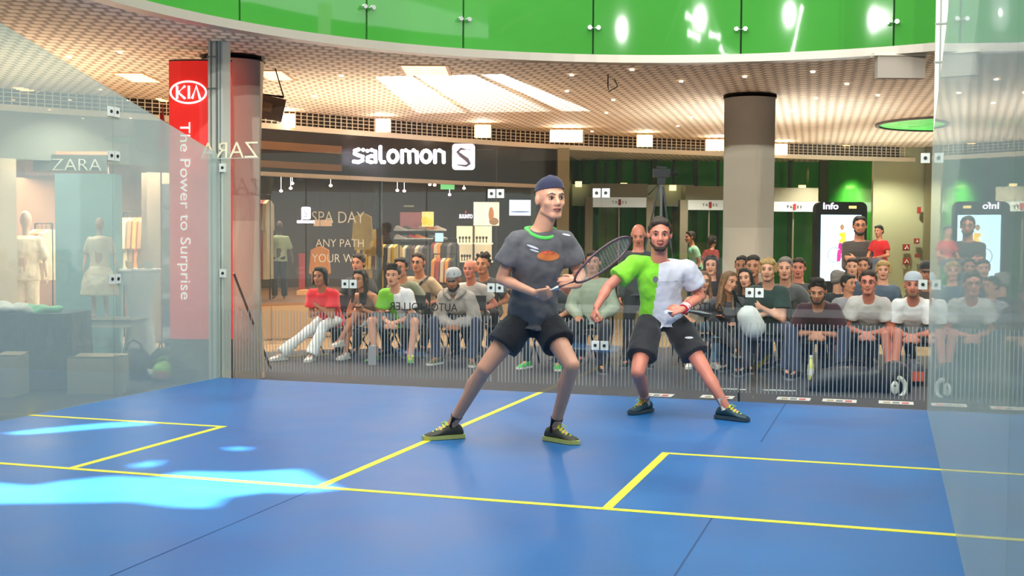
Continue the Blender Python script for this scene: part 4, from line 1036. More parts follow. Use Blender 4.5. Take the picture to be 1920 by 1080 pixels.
for py, xs in ((455, (862, 868, 874, 880, 894, 900, 906, 912)), (489, (866, 871, 876, 881, 896, 902, 908))):
    for i, px in enumerate(xs):
        loc = P(px, py-.3, Dc+.1); lab = 'small dark item %s from the left on the %s board of the lit cabinet' % (ORD[i], 'upper' if py == 455 else 'lower')
        if wt is None:
            wt = thing('display_stand', loc, lab, 'display item', 'dark goods in the lit cabinet')
            MB().lathe(loc, [(.030, 0), (.012, .01), (.010, .07)], 10).build('stand', M_WATCH, wt, True)
            MB().ell(loc+UPZ*.095, RT, FLAT, UPZ, .026, .014, .032, 10).build('dial', M_WATCH, wt, True)
        else: dup(wt, loc, label=lab)
# bright steps behind the mannequin
t = thing('display_plinth', P(590, 575, DD(590, 1.6)), 'warmly lit stepped wooden plinth behind the mannequin', 'plinth')
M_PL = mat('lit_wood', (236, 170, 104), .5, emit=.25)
pb = DD(590, 1.6)
for i, (y0, y1) in enumerate(((560, 575), (545, 560))): MB().cbox(556 if i else 548, y0, 622, y1, pb+.3*i, .5).build('step', M_PL, t)
# pillars of the shop front
def pillar(px0, px1, d, m, name, label, z1=2.92, z0=ZF, th=.2):
    c = fpt((px0+px1)/2, 0); D = DD((px0+px1)/2, d); w_ = (px1-px0)/FPX*D; p = P((px0+px1)/2, 453, D)
    o = MB().obox(V((p.x, p.y, (z0+z1)/2)), RT, FLAT, UPZ, w_, th, z1-z0).build(name, m); tag(o, label, 'pillar'); return o
pillar(1044, 1066, -.15, mat('beige_pillar', (132, 122, 92), .6), 'pillar', 'beige pillar right of the sports shop beside the player\'s headband')
pillar(440, 452, -.15, M_COL, 'pillar', 'slim pale pillar left of the sports shop window')
pillar(706, 716, .1, mat('glass_mullion', (52, 58, 60), .3), 'pillar', 'dark slim mullion between the yellow garments and the shop letters', 2.24, .4, .1)

# ------------------------------------------------------------------ entrance with green glass
M_GW = mat('green_wall', (62, 160, 50), .12, noise=.35, nscale=.6, coat=.4); M_GWD = mat('green_mullion', (70, 76, 52), .5); M_STEEL = mat('door_steel', (150, 140, 118), .35, metal=.3)
M_BW = mat('beige_wall', (158, 160, 124), .7)
DE = 27.0
def wallseg(px0, px1, D0_, D1_, m, name, z0=ZF-.1, z1=3.98):
    a = P(px0, 453, D0_); b = P(px1, 453, D1_); d = (b-a); d.z = 0; L_ = d.length; d.normalize()
    return MB().obox(V(((a.x+b.x)/2, (a.y+b.y)/2, (z0+z1)/2)), d, UPZ.cross(d), UPZ, L_, .1, z1-z0).build(name, m)
tag(wallseg(1050, 1560, DE+.8, DE+.8, M_GW, 'wall_green'), kind='structure')
tag(wallseg(1555, 1645, DE-.4, DE-3, M_GW, 'wall_green'), kind='structure')
tag(wallseg(1634, 1734, 23.4, 23.4, M_BW, 'wall_beige'), kind='structure')
tag(wallseg(1732, 1752, 23.2, 23.2, mat('olive_strip', (110, 104, 70), .6), 'wall_beige'), kind='structure')
tag(wallseg(1745, 2300, 24.0, 20.5, mat('right_wall', (150, 150, 118), .6), 'wall_right'), kind='structure')
tag(wallseg(1000, 1080, DE-4.5, DE+.8, M_GWD, 'wall_green'), kind='structure')
tag(MB().prism([(a.x, a.y) for a in (P(1040, 453, 21.5), P(1400, 453, 23.2), P(1760, 453, 24.2), P(2300, 453, 24), P(2300, 453, 34), P(1000, 453, 34))], (0, 0, 3.98), (1, 0, 0), (0, 1, 0), (0, 0, 1), .05).build('ceiling', mat('entrance_ceiling', (120, 128, 96), .6)), kind='structure')
for i, (px, wpx) in enumerate(((1093, 4), (1118, 5), (1135, 3), (1160, 8), (1190, 5), (1225, 10), (1262, 4), (1302, 8), (1345, 4), (1480, 6), (1545, 22), (1580, 3))):
    D = DE+.3; p = P(px, 453, D); tag(MB().obox(V((p.x, p.y, 1.92)), RT, FLAT, UPZ, wpx/FPX*D, .12, 4.08).build('window_mullion', M_GWD), '%s upright mullion from the left in front of the green glass' % ORD[i], 'mullion', 'mullions of the green glass front')
def door(px0, px1, py, D, label, txt=True):
    k = D/FPX; c = P((px0+px1)/2, 453, D); t = thing('entrance_portal', V((c.x, c.y, ZF)), label, 'door', 'lift door portals at the green entrance')
    zt = CAM.z+(453-py)*k; zb = CAM.z+(453-py-18)*k
    W = (px1-px0)*k
    MB().obox(V((c.x, c.y, (zt+zb)/2)), RT, FLAT, UPZ, W, .3, zt-zb).build('header', mat('header_white', (205, 205, 198), .4, emit=.25), t)
    MB().obox(V((c.x, c.y, zt+.16))+FLAT*.4, RT, FLAT, UPZ, W*1.02, .8, .3).build('canopy', M_STEEL, t)
    for sg in (-1, 1):
        pp = c+RT*sg*(W/2+.06); MB().obox(V((pp.x, pp.y, (ZF+zt)/2)), RT, FLAT, UPZ, .17, .34, zt-ZF).build('jamb', M_STEEL, t)
    f = MB().obox(V((c.x, c.y, (ZF+zb)/2))+FLAT*.05, RT, FLAT, UPZ, W, .02, zb-ZF).build('glass', glass('door_glass', (.75, .88, .70, 1), .02, rgb(120, 150, 110), 1.0), t)
    pp = c-FLAT*.16; MB().obox(V((pp.x, pp.y, (zt+zb)/2)), RT, FLAT, UPZ, 5*k, .02, 11*k).build('emblem', mat('sign_red', (170, 30, 30), .5), t)
    text('T K', V((pp.x, pp.y, (zt+zb)/2))-RT*9*k, RT, UPZ, 5*k, M_CHF, 'lettering', t, th=.01); text('E S', V((pp.x, pp.y, (zt+zb)/2))+RT*9*k, RT, UPZ, 5*k, M_CHF, 'lettering', t, th=.01)
    MB().obox(V((c.x, c.y, (ZF+zb)/2)), RT, FLAT, UPZ, .03, .06, zb-ZF).build('door_stile', M_STEEL, t)
door(1108, 1212, 370, 26.4, 'leftmost entrance portal with white header, behind the two players')
door(1285, 1372, 374, 26.2, 'middle entrance portal with bright white header left of the column')
door(1440, 1532, 376, 26.0, 'rightmost entrance portal between the column and the Info totem')
for px, py, l_ in ((1085, 345, 'leftmost'), (1170, 348, 'middle'), (1262, 352, 'rightmost'), (1505, 352, 'solitary, left of the Info totem')):
    t = thing('wall_lamp', P(px, py, DE), l_+' small square warm lamp on the green glass front', 'lamp', 'warm lamps on the green front')
    MB().cbox(px-6, py-5, px+6, py+5, DE-.4, .1).build('lens', mat('lamp_cream', (255, 226, 150), .5, emit=1.6), t)
tag(wallseg(1062, 1300, DE-.1, DE-.1, mat('pale_canopy_glass', (196, 210, 196), .3), 'trim_10', CAM.z+(453-386)*DE/FPX, CAM.z+(453-346)*DE/FPX), kind='structure')
# emergency signs on the beige wall
for (x0, y0, x1, y1, l_) in ((1694, 458, 1706, 470, 'middle left red safety sign on the beige wall'), (1715, 447, 1724, 457, 'upper right small red safety sign on the beige wall'), (1694, 484, 1706, 496, 'lowest red safety sign on the beige wall'), (1721, 388, 1727, 400, 'topmost red call box at the edge of the beige wall'), (1717, 476, 1723, 483, 'tiny dark round button sign between the red ones')):
    t = thing('safety_sign', P((x0+x1)/2, y1, 23.2), l_, 'sign', 'safety signs on the beige wall')
    MB().cbox(x0, y0, x1, y1, 23.2, .05).build('panel', mat('safety_red', (140, 36, 26), .5), t)
    if x1-x0 > 8: MB().tube([P(x0+3, y1-3, 23.18), P((x0+x1)/2, y0+3, 23.18), P(x1-3, y1-3, 23.18)], .016, 6).build('pictogram', M_PLATE, t)

# Info totem
DI = 20.2
t = thing('info_totem', P(1577, 560, DI), 'tall black rounded Info totem with bright blue-white screen behind the spectators', 'information totem')
k = DI/FPX
c = P(1577, 453, DI)
pl = [(x*k, y*k) for x, y in rsq(1529, 375, 1625, 700, 12)]
MB().prism([(x, y) for x, y in pl], V((c.x, c.y, CAM.z+(453-537.5)*k)), RT, UPZ, FLAT, .22).build('housing', mat('totem_black', (22, 20, 24), .3), t)
scr = MB().cbox(1539, 403, 1614, 527, DI-.03, .02).build('screen', mat('screen_light', (188, 226, 250), .5, emit=1.5), t)
wide('Info', 1544, 1572, 380, 392, DI-.02, M_GLOW, 'lettering', t, .012, .008)
MB().cbox(1592, 386, 1606, 391, DI-.02, .01).build('icon', mat('icon_gold', (230, 200, 120), .5, emit=1.2), t)
ym = mat('fig_yellow', (246, 206, 60), .5, emit=.9); pm = mat('fig_magenta', (176, 40, 130), .5, emit=.8); dm = mat('fig_grey', (120, 130, 150), .5)
MB().tube([P(1579, 436, DI-.035), P(1580, 455, DI-.035)], .055, 10).build('picture_shirt', ym, scr)
for x0, x1 in ((1577, 1573), (1583, 1586)): MB().tube([P(x0, 456, DI-.035), P(x1, 478, DI-.035), P(x1-1, 490, DI-.035)], [.04, .036, .03], 8).build('picture_leg', pm, scr)
MB().ell(P(1579, 426, DI-.035), RT, FLAT, UPZ, .035, .01, .05, 10).build('picture_head', mat('fig_skin', (226, 180, 150), .5), scr)
MB().tube([P(1565+13*math.cos(a/3), 478+14*math.sin(a/3), DI-.033) for a in range(0, 19)], .005, 6).build('picture_ring', dm, scr)

# ------------------------------------------------------------------ clothes shop on the left
M_GREYB = mat('grey_header', (120, 124, 116), .6); M_CRW = mat('cream_wall', (214, 196, 164), .6, emit=.05)
lp = sub(-120, 300, 10)
tag(band(lp, 2.32, 2.92, .02, .3, M_GREYB, 'wall_left'), kind='structure')
tag(band2(-120, 300, 10, 3.4, 3.6, ZF, 2.92, mat('left_shop_inside', (150, 110, 84), .8), 'wall_left'), kind='structure')
tag(band(sub(300, 446, 6), ZF, 2.92, .5, .7, mat('left_shop_grey', (150, 130, 112), .8), 'wall_left'), kind='structure')
tag(band(sub(-40, 30, 3), ZF, 2.32, -.04, .2, M_CRW, 'wall_left'), kind='structure')
p = P(120, 400, DD(120, 1.6)); light('shop_light', 'AREA', (p.x, p.y, 2.25), 330, (1, .80, .62), (p.x, p.y, 0), shape='RECTANGLE', size=4, size_y=2)
t = thing('shop_sign', P(132, 306, DD(132, -.1)), 'dark sign board with thin silver capitals seen through the left glass', 'sign')
Dz = DD(132, -.12)
MB().cbox(46, 284, 202, 328, Dz+.03, .04).build('frame', mat('copper_frame', (206, 140, 112), .4, emit=.12), t); MB().cbox(62, 290, 200, 321, Dz, .03).build('board', mat('sign_board', (74, 80, 78), .5), t)
wide('ZARA', 98, 190, 297, 320, Dz-.01, mat('silver_letter', (210, 214, 200), .3, metal=.3), 'lettering', t, -.015, .02)
mannequin(50, 392, 600, DD(50, .8), cloth('cream', (236, 218, 184)), cloth('cream', (236, 218, 184)), 'mannequin in cream blouse and wide cream trousers in the left shop', mat('mannequin_pale', (205, 170, 140), .5), zb=ZF+.01)
mannequin(188, 405, 610, 12.6, cloth('white_ruffle', (238, 226, 196)), cloth('white_ruffle', (238, 226, 196)), 'reflected mannequin, built solid, in fluffy cream blouse and full skirt before the teal panel', mat('mannequin_pale', (205, 170, 140), .5), skirt=True, zb=P(188, 600, 12.45).z)  # a reflection in the glass, modelled as a solid figure
tag(MB().cbox(104, 326, 216, 690, 13.2, .25).build('partition', mat('teal_panel', (150, 196, 198), .5)), 'wide pale teal upright panel left of the white cocktail table', 'panel')
# bench added under that mannequin; its two bright edges stand for reflected lines
t = thing('display_bench', P(195, 612, 12.5), 'low bench under the cream mannequin, bright edges standing for reflected lines', 'bench')
MB().cbox(144, 600, 248, 610, 12.42, .55).build('seat', mat('bench_grey', (150, 150, 140), .5), t)
for y in (596, 610): MB().cbox(142, y, 250, y+4, 12.4, .02).build('edge', mat('reflected_line', (236, 226, 200), .3, metal=.3), t)
for x in (146, 244):
    q_ = P(x, 612, 12.5); MB().cyl(q_, V((q_.x, q_.y, ZF)), .015, n=8).build('leg', M_ALU, t)
D = DD(258, 1.4)
rail(232, 292, 408, D, ['tan', 'cream', 'tan', 'orange', 'tan', 'cream'], 'inside the left shop behind the cocktail table', .9, fl=ZF)
rail(66, 98, 430, DD(80, 1.2), ['cream', 'orange', 'tan', 'cream'], 'inside the left shop beside the cream mannequin', .7, fl=ZF)
# black draped table
c = P(58, 590, 11.2); k = 11.2/FPX
t = thing('draped_table', V((c.x, c.y, ZF)), 'table under a shiny black cloth at the left edge', 'table')
x0, x1 = -60, 125; cx = P((x0+x1)/2, 588, 11.2)
mb = MB(); n = 60; rings = []
W, Dp = (x1-x0)*k/2, .38; zt = cx.z
def per(i, g, wob):
    a = 2*math.pi*i/n; cs, sn = math.cos(a), math.sin(a); e = .25
    X_ = W*math.copysign(abs(cs)**e, cs); Y_ = Dp*math.copysign(abs(sn)**e, sn); f = 1+g+wob*math.sin(i*2.1)
    return V((cx.x, cx.y, 0))+RT*X_*f+FLAT*(Y_*f+.38)
mb.loft([[per(i, g, wb)+UPZ*z for i in range(n)] for z, g, wb in ((ZF+.02, .04, .018), (ZF+.4, .015, .01), (zt-.03, 0, .002), (zt, -.01, 0))])
mb.build('tablecloth', mat('black_cloth', (56, 62, 64), .35, noise=.5, nscale=16, bump=.6, bscale=18), t, True)
for i, (px, c_, sz, l_) in enumerate(((18, (228, 232, 226), .17, 'crumpled white cloth at the left end of the black table'), (42, (206, 210, 200), .11, 'smaller off-white cloth heap on the black table'), (78, (150, 226, 170), .13, 'crumpled mint green cloth on the black table'))):
    p = P(px, 583, 11.4); mb = MB(); rr = random.Random(i)
    for j in range(9): mb.ell(p+RT*rr.uniform(-sz, sz)+FLAT*rr.uniform(-.08, .08)+UPZ*rr.uniform(.0, sz*.35), RT, FLAT, UPZ, sz*.5, sz*.45, sz*.26, 8)
    o = melt(mb, 'cloth_heap', [cloth('heap%d' % i, c_)], None, .014, 2, .05); tag(o, l_, 'cloth', 'cloths on the black table')
M_CARD = mat('cardboard', (190, 172, 138), .8)
def carton(x0, y0, x1, y1, D, label, m=M_CARD, dp=.35, h=None):
    c = P((x0+x1)/2, y1, D); k = D/FPX; W = (x1-x0)*k; Hh = (y1-y0)*k; zb = ZF+.001
    t = thing('cardboard_box', V((c.x, c.y, zb)), label, 'box')
    MB().obox(V((c.x, c.y, zb+Hh/2))+FLAT*dp/2, RT, FLAT, UPZ, W, dp, Hh).build('carton', m, t)
    for sg in (-1, 1): MB().obox(V((c.x, c.y, zb+Hh+.006))+FLAT*(dp/2+sg*dp*.26), RT, (FLAT+UPZ*.1*sg).normalized(), UPZ, W, dp*.46, .006).build('flap', m, t)
carton(-20, 675, 26, 752, 10.75, 'plain pale cardboard box at the extreme left edge')
carton(126, 674, 216, 742, 11.0, 'wide beige cardboard box under the teal panel'); carton(214, 671, 230, 742, 11.02, 'narrow upright cardboard piece beside the wide beige box', dp=.2)
# cocktail table
c = P(262, 505, 13.4); zt = c.z
t = thing('cocktail_table', V((c.x, c.y, ZF)), 'tall cocktail table under a stretched white cover', 'table')
MB().lathe((c.x, c.y, ZF), [(.24, 0), (.235, .02), (.17, .25), (.13, .55), (.15, .85), (.21, zt-ZF-.03), (.235, zt-ZF-.02)], 32).build('cover', mat('white_stretch', (226, 232, 234), .6), t, True)
MB().lathe((c.x, c.y, zt-.02), [(.24, 0), (.245, .008), (.245, .02), (.24, .028)], 32).build('top', mat('white_top', (240, 242, 240), .4), t, True)
for i, (dx, r_, h_, c_, l_) in enumerate(((-.11, .05, .09, (240, 196, 130), 'round peach bowl on the cocktail table, left'), (.0, .035, .15, (214, 180, 140), 'tan cup standing in the middle of the cocktail table'), (.1, .06, .08, (200, 206, 206), 'low silver dish on the cocktail table, right'))):
    o = MB().lathe((c.x+dx*RT.x, c.y+dx*RT.y, zt+.0085), [(r_*.6, 0), (r_, h_*.5), (r_*.95, h_), (r_*.85, h_), (r_*.5, .01)], 20).build('bowl', mat('bowl%d' % i, c_, .4), smooth=True); tag(o, l_, 'bowl', 'dishes on the cocktail table')
# bags beside the red pylon
def bag(px, py, wpx, hpx, D, m, label, strap=None, pocket=None, name='sports_bag'):
    k = D/FPX; c = P(px, py, D); zb = ZF+.004; c = V((c.x, c.y, zb)); W, Hh = wpx*k/2, hpx*k
    t = thing(name, c, label, 'bag'); mb = MB(); rings = []
    for i in range(11):
        u = -1+i*.2; e = (1-abs(u)**3.2)**.5*.98+.02; rings.append([c+RT*W*u+FLAT*(.15+.14*e*math.cos(a))+UPZ*(Hh*.5*e+Hh*.5*e*math.sin(a)*(1 if math.sin(a) > 0 else .98)) for a in [2*math.pi*j/16 for j in range(16)]])
    mb.loft(rings); melt(mb, 'shell', [m], t, .014, 2, .02)
    if strap:
        MB().tube([c+RT*W*x+UPZ*(Hh*.75+z*Hh*.75)+FLAT*.1 for x, z in ((-.5, 0), (-.35, .5), (0, .66), (.35, .5), (.5, 0))], .012, 8).build('handle', strap, t, True)
    if pocket: MB().obox(c+FLAT*.015+UPZ*Hh*.38, RT, FLAT, UPZ, W*1.0, .03, Hh*.36).build('pocket', pocket, t)
    return t
M_BAGD = mat('bag_black', (44, 46, 44), .6, noise=.2, nscale=20); M_LIME = mat('bag_lime', (140, 204, 70), .6); M_LAB = mat('bag_label', (186, 92, 84), .6)
bag(246, 692, 66, 60, 12.1, mat('bag_navy', (56, 56, 76), .6), 'dark navy rounded bag beneath the cocktail table', M_BAGD)
bag(312, 690, 96, 58, 12.3, M_BAGD, 'large black sports bag lying behind the lime box', M_BAGD)
bag(301, 692, 50, 38, 11.9, M_LIME, 'lime green cool bag with a red label beside the red pylon', M_LIME, M_LAB)
for i, (px, py, l_) in enumerate(((270, 700, 'crumpled white tissue in front of the lime bag'), (285, 712, 'smaller white tissue lying nearest the court edge'))):
    p = onZ(px, py, ZF); mb = MB(); rr = random.Random(i+9)
    for j in range(7): mb.ell(p+V((rr.uniform(-.09, .09), rr.uniform(-.04, .04), rr.uniform(.03, .10))), RT, FLAT, UPZ, .05, .03, .022, 8)
    tag(melt(mb, 'tissue', [mat('tissue_white', (226, 226, 232), .8)], None, .01, 1, .03), l_, 'tissue', 'tissues on the carpet')
tag(MB().tube([onZ(228, 702, ZF)+UPZ*.02, onZ(262, 703, ZF)+UPZ*.025], .018, 8).build('paper_roll', mat('tissue_white', (226, 226, 232), .8), smooth=True), 'thin white paper roll lying by the tissues', 'paper roll')
# roll-up banners and the red pylon
def rollup(px0, px1, py0, py1, D, base_m, label, bits):
    c = P((px0+px1)/2, 453, D); k = D/FPX; t = thing('roll_up_banner', V((c.x, c.y, ZF)), label, 'banner'); zt = CAM.z+(453-py0)*k; zb = CAM.z+(453-py1)*k; W = (px1-px0)*k
    MB().obox(V((c.x, c.y, (zt+zb)/2)), RT, FLAT, UPZ, W, .008, zt-zb).build('sheet', base_m, t)
    MB().obox(V((c.x, c.y, zb-.03)), RT, FLAT, UPZ, W*1.04, .12, .07).build('base', M_ALU, t)
    MB().cyl(V((c.x, c.y, zb))+FLAT*.03, V((c.x, c.y, zt))+FLAT*.03, .01, n=8).build('pole', M_ALU, t)
    if zb-.065 > ZF+.01: MB().obox(V((c.x, c.y, (zb-.065+ZF)/2)), RT, FLAT, UPZ, W*.5, .08, zb-.065-ZF).build('foot', M_CHF, t)
    bits(t, D-.012, k); return t
def bits1(t, D, k):
    w_ = mat('banner_white', (226, 228, 232), .6)
    MB().cbox(438, 338, 482, 375, D, .004).build('upper_field', w_, t)
    MB().cbox(438, 392, 482, 445, D+.001, .004).build('photo_field', mat('photo_brown', (92, 78, 76), .6, noise=.6, nscale=30), t)
    mb = MB()
    for a, b in (((440, 408), (482, 362)), ((438, 470), (482, 420)), ((468, 436), (482, 450)), ((440, 398), (448, 406)), ((460, 446), (482, 476))): mb.tube([P(a[0], a[1], D-.003), P(b[0], b[1], D-.003)], .009, 6)
    mb.build('white_lines', w_, t)
    wide('Lagermax', 449, 476, 346, 352, D-.004, M_CHF, 'lettering', t, 0, .003)
    MB().tube([P(458, 336, D-.004), P(461, 341, D-.004), P(466, 336, D-.004)], .006, 6).build('emblem', M_CHF, t)
    for s, y in (('Logistics', 510), ('Auto-Logistics', 521), ('Trading', 532), ('Paper Services', 542), ('Services', 553), ('Air+Sea Logistics', 563)):
        wide(s, 441, 441+2.6*len(s), y-2.5, y+2.5, D-.003, w_, 'lettering', t, 0, .003)
    wide('lagermax.com', 446, 472, 613, 617, D-.003, w_, 'lettering', t, 0, .003)
rollup(437, 483, 334, 640, 12.9, mat('banner_navy', (44, 48, 96), .6), 'navy and white roll-up banner with angular white lines right of the left post', bits1)
def bits2(t, D, k):
    for y0, y1, c_ in ((428, 480, (150, 160, 140)), (496, 548, (150, 156, 132)), (560, 612, (96, 108, 120))): MB().cbox(305, y0, 319, y1, D, .004).build('photo_field', mat('photo_%d' % y0, c_, .6, noise=.4, nscale=25), t)
    wide('U', 308, 317, 384, 392, D-.002, M_CHF, 'lettering', t, 0, .003)
rollup(303, 330, 350, 634, 13.0, mat('banner_pale', (206, 214, 220), .6), 'narrow pale banner with small pictures left of the red pylon', bits2)
# the flag edge behind
tag(MB().prism([(0, -.35), (.03, -.1), (.055, .1), (.075, -.1), (.085, -.35)], P(295, 215, 12.6), RT, UPZ, FLAT, .02).cyl(V((P(295, 215, 12.6).x+.03, P(295, 215, 12.6).y+.02, ZF)), P(295, 215, 12.6)+RT*.035, .01, n=6).build('beach_flag', mat('flag_red', (170, 40, 26), .6)), 'pointed dark red flag tip left of the red pylon', 'flag')
DK = 11.85; k = DK/FPX; c = P(377, 453, DK)
t = thing('advertising_pylon', V((c.x, c.y, ZF)), 'tall bright red advertising pylon with white oval logo and downward slogan', 'sign')
M_RED = mat('pylon_red', (230, 40, 34), .45, emit=.30); M_WHT = mat('pylon_white', (250, 244, 240), .5, emit=.6)
zt = CAM.z+(453-122)*k; zb = CAM.z+(453-640)*k
mb = MB(); W = 118*k/2; rings = []
sec = [(-W, 0), (-W*.6, -.035), (0, -.05), (W*.6, -.035), (W, 0), (W*.7, .1), (-W*.7, .1)]
mb.loft([[V((c.x, c.y, z))+RT*x+FLAT*y for x, y in sec] for z in (zb, zt)]); mb.build('panel', M_RED, t)
mb = MB(); mb.loft([[V((c.x, c.y, z))+RT*x*.99+FLAT*(y*.9+.01) for x, y in sec] for z in (ZF+.0, zb-.001)]); mb.build('plinth', mat('plinth_dark', (52, 46, 46), .5), t)
mb = MB(); mb.loft([[V((c.x, c.y, z))+RT*x+FLAT*y for x, y in sec] for z in (zt, zt+.015)]); mb.build('top_edge', mat('plinth_dark', (52, 46, 46), .5), t)
cl = P(353, 173, DK-.062)
MB().tube([cl+RT*math.cos(a)*33*k+UPZ*math.sin(a)*20*k for a in [2*math.pi*i/40 for i in range(41)]], .010, 8, cap=False).build('logo_oval', M_WHT, t, True)
lg = MB()
for pts in (((332, 161), (332, 185)), ((347, 161), (334, 173), (347, 185)), ((354, 161), (354, 185)), ((360, 185), (368, 161), (375, 185))):
    lg.tube([P(x, y, DK-.064) for x, y in pts], .013, 6)
lg.build('logo_letters', M_WHT, t)
text('The Power to Surprise', P(348, 396, DK-.060), -UPZ, RT, 19*k, M_WHT, 'slogan', t, width=330*k, th=.005)

# reflected sign by the left post, built as backwards letters on a rail
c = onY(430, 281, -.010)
t = text('ZARA', c, (-1, 0, 0), UPZ, 33/FPX*10.52, mat('pale_reflection', (232, 226, 190), .4, emit=.08), 'reflected_lettering', width=130/FPX*10.52, th=-.009, bold=-.01)
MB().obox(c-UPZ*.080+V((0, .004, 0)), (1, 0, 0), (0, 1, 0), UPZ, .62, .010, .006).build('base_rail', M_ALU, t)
tag(t, 'sign reflection built as backwards pale capital letters crossing the left corner post', 'lettering')

# hanging loudspeaker, hooks
t = thing('loudspeaker', P(505, 200, 13.2), 'brown boxy loudspeaker hanging tilted from the mesh ceiling', 'loudspeaker')
Dl = 13.2; ax1 = (RT*.95-UPZ*.2+FLAT*.2).normalized(); ax2 = (FLAT*.9+UPZ*.1-RT*.2).normalized(); ax2 = (ax2-ax1*ax2.dot(ax1)).normalized(); ax3 = ax1.cross(ax2)
if ax3.z < 0: ax3 = -ax3
sc_ = P(505, 202, Dl)
MB().obox(sc_, ax1, ax2, ax3, .30, .26, .25).build('cabinet', mat('speaker_brown', (96, 70, 52), .7), t); MB().obox(sc_-ax2*.135-ax1*.02, ax1, ax2, ax3, .10, .012, .10).build('label', mat('speaker_label', (120, 86, 56), .6), t)
MB().obox(sc_+ax1*.155, ax1, ax2, ax3, .012, .26, .25).build('grille', mat('speaker_grille', (70, 62, 60), .5), t)
zc = ZC
for a, b in (((470, 178), (492, 128)), ((532, 182), (516, 128))):
    p1 = P(*a, Dl); p2 = P(*b, Dl); p2.z = ZC-.002; MB().cyl(p1, p2, .008, n=6).build('bracket', M_CHF, t)
MB().cyl(P(455, 172, Dl), P(532, 182, Dl), .016, n=8).build('crossbar', M_CHF, t)
for (a, b, l_) in (((1138, 172), (1145, 140), 'thin dark hook hanging from the middle of the ceiling'),):
    p1 = onZ(1140, 140, ZC); tag(MB().tube([p1-UPZ*.002, p1-UPZ*.13, p1-UPZ*.19+RT*.01, p1-UPZ*.13+RT*.11, p1-UPZ*.05+RT*.07], .007, 6).build('ceiling_hook', M_CHF), l_, 'hook')
# right: bulkhead, slanted beam, round green opening
M_BULK = mat('bulkhead', (158, 146, 132), .7)
t = thing('bulkhead', P(1700, 145, 11.8), 'grey ceiling bulkhead with pale ledge near the right post', 'bulkhead')
MB().cbox(1646, 103, 1735, 146, 11.75, .10).build('box', M_BULK, t); MB().cbox(1640, 98, 1738, 104, 11.73, .14).build('ledge', M_TRIM, t)
tag(MB().cbox(1689, -60, 1722, 98, 11.9, .5).build('pillar', mat('grey_green_pillar', (160, 170, 154), .6)), 'pale upright pillar above the grey bulkhead', 'pillar')
mb = MB(); mb.tube([P(1722, 96, 11.95), P(1750, -40, 11.9)], .05, 8); tag(mb.build('slanted_beam', mat('grey_green_pillar', (160, 170, 154), .6)), 'slanted pale beam between pillar and right post', 'beam')
c = onZ(1787, 232, ZC-.012); k_ = (c-CAM).dot(fw)/FPX
t = thing('ceiling_opening', c, 'round green glazed opening in the ceiling near the right post', 'ceiling opening')
MB().lathe(c, [(1.10, -.02), (1.16, -.02), (1.16, .011), (1.10, .011)], 48, cap=False).build('rim', mat('rim_dark', (90, 84, 74), .6), t, True)
MB().lathe(c, [(1.10, 0), (1.10, .008)], 48).build('glazing', mat('green_glow', (90, 210, 100), .2, emit=.45, noise=.4, nscale=4), t, True)
# ------------------------------------------------------------------ the two players
M_BLK = cloth('black_short', (34, 34, 38)); M_NEON = mat('neon_yellow', (214, 236, 60), .5)
def player(D0, jx):
    J = {'s': jx.get('s', 1.0), 'floor': 0.0}
    for k_, (a, b, d) in jx['j'].items(): J[k_] = P(a, b, D0+d)
    for k_, (a, b) in jx['ank'].items(): J[k_] = onZ(a, b, .098)
    J['F'] = jx['F']; J['face'] = jx['face']
    J['hs'] = (J['hL']-J['hR']); J['hs'].z *= .5; J['hs'].normalize(); J['ss'] = (J['sL']-J['sR']).normalized()
    for k_ in ('tL', 'tR', 'hdL', 'hdR', 'hnL', 'hnR', 'hup'):
        if k_ in jx: J[k_] = jx[k_]
    for k_ in ('hsc', 'thL', 'thR', 'cuL', 'cuR'):
        if k_ in jx: J[k_] = jx[k_]
    return J
B = -FLAT
J1 = player(7.85, dict(s=1.0, F=(B+RT*.35).normalized(), face=(B+RT*.42+UPZ*.02).normalized(), hup=(UPZ-RT*.04).normalized(),
    hsc=1.18, j=dict(P=(1000, 596, .05), N=(1014, 428, 0), H=(1032, 374, -.06), sR=(967, 454, -.04), sL=(1060, 454, .07), hR=(976, 604, .02), hL=(1024, 604, .08),
           eR=(940, 523, -.02), wR=(1003, 550, -.24), eL=(1088, 516, .12), wL=(1084, 534, -.12), kR=(908, 692, -.08), kL=(1072, 686, -.20)),
    ank=dict(aR=(848, 795), aL=(1040, 800)), tR=(-RT*.9+B*.35), tL=(RT*.75+B*.65),
    hdR=(RT*1.0+B*.25+UPZ*.0).normalized(), hnR=(FLAT*.9+UPZ*.5), thR=1, cuR=1.15, hdL=(-RT*.5+B*.3+UPZ*.1).normalized(), hnL=(-UPZ*.3+FLAT*.8-RT*.2), thL=1, cuL=.5))
SHOE1 = (mat('shoe_olive', (70, 66, 50), .6), mat('sole_lime', (196, 200, 110), .6), M_NEON)
r1 = human('player lunging in grey tee with green neckband, black shorts and navy headband', J1, dict(
    skin='fair', hair='none', hk='grey', w=.95, top=cloth('slate_tee', (90, 88, 92)), sleeve='short', loose=.022, hem=-.11, fold=.04, neckband=cloth('green_band', (90, 200, 90)),
    bottom='shorts', bm=M_BLK, short_to=.52, leg_w=.032, shoe=SHOE1, sock=cloth('black_sock', (24, 24, 26)), headwear=('headband', cloth('navy_band', (38, 38, 66)), cloth('pale_patch', (226, 196, 192)))), vox=.0068)
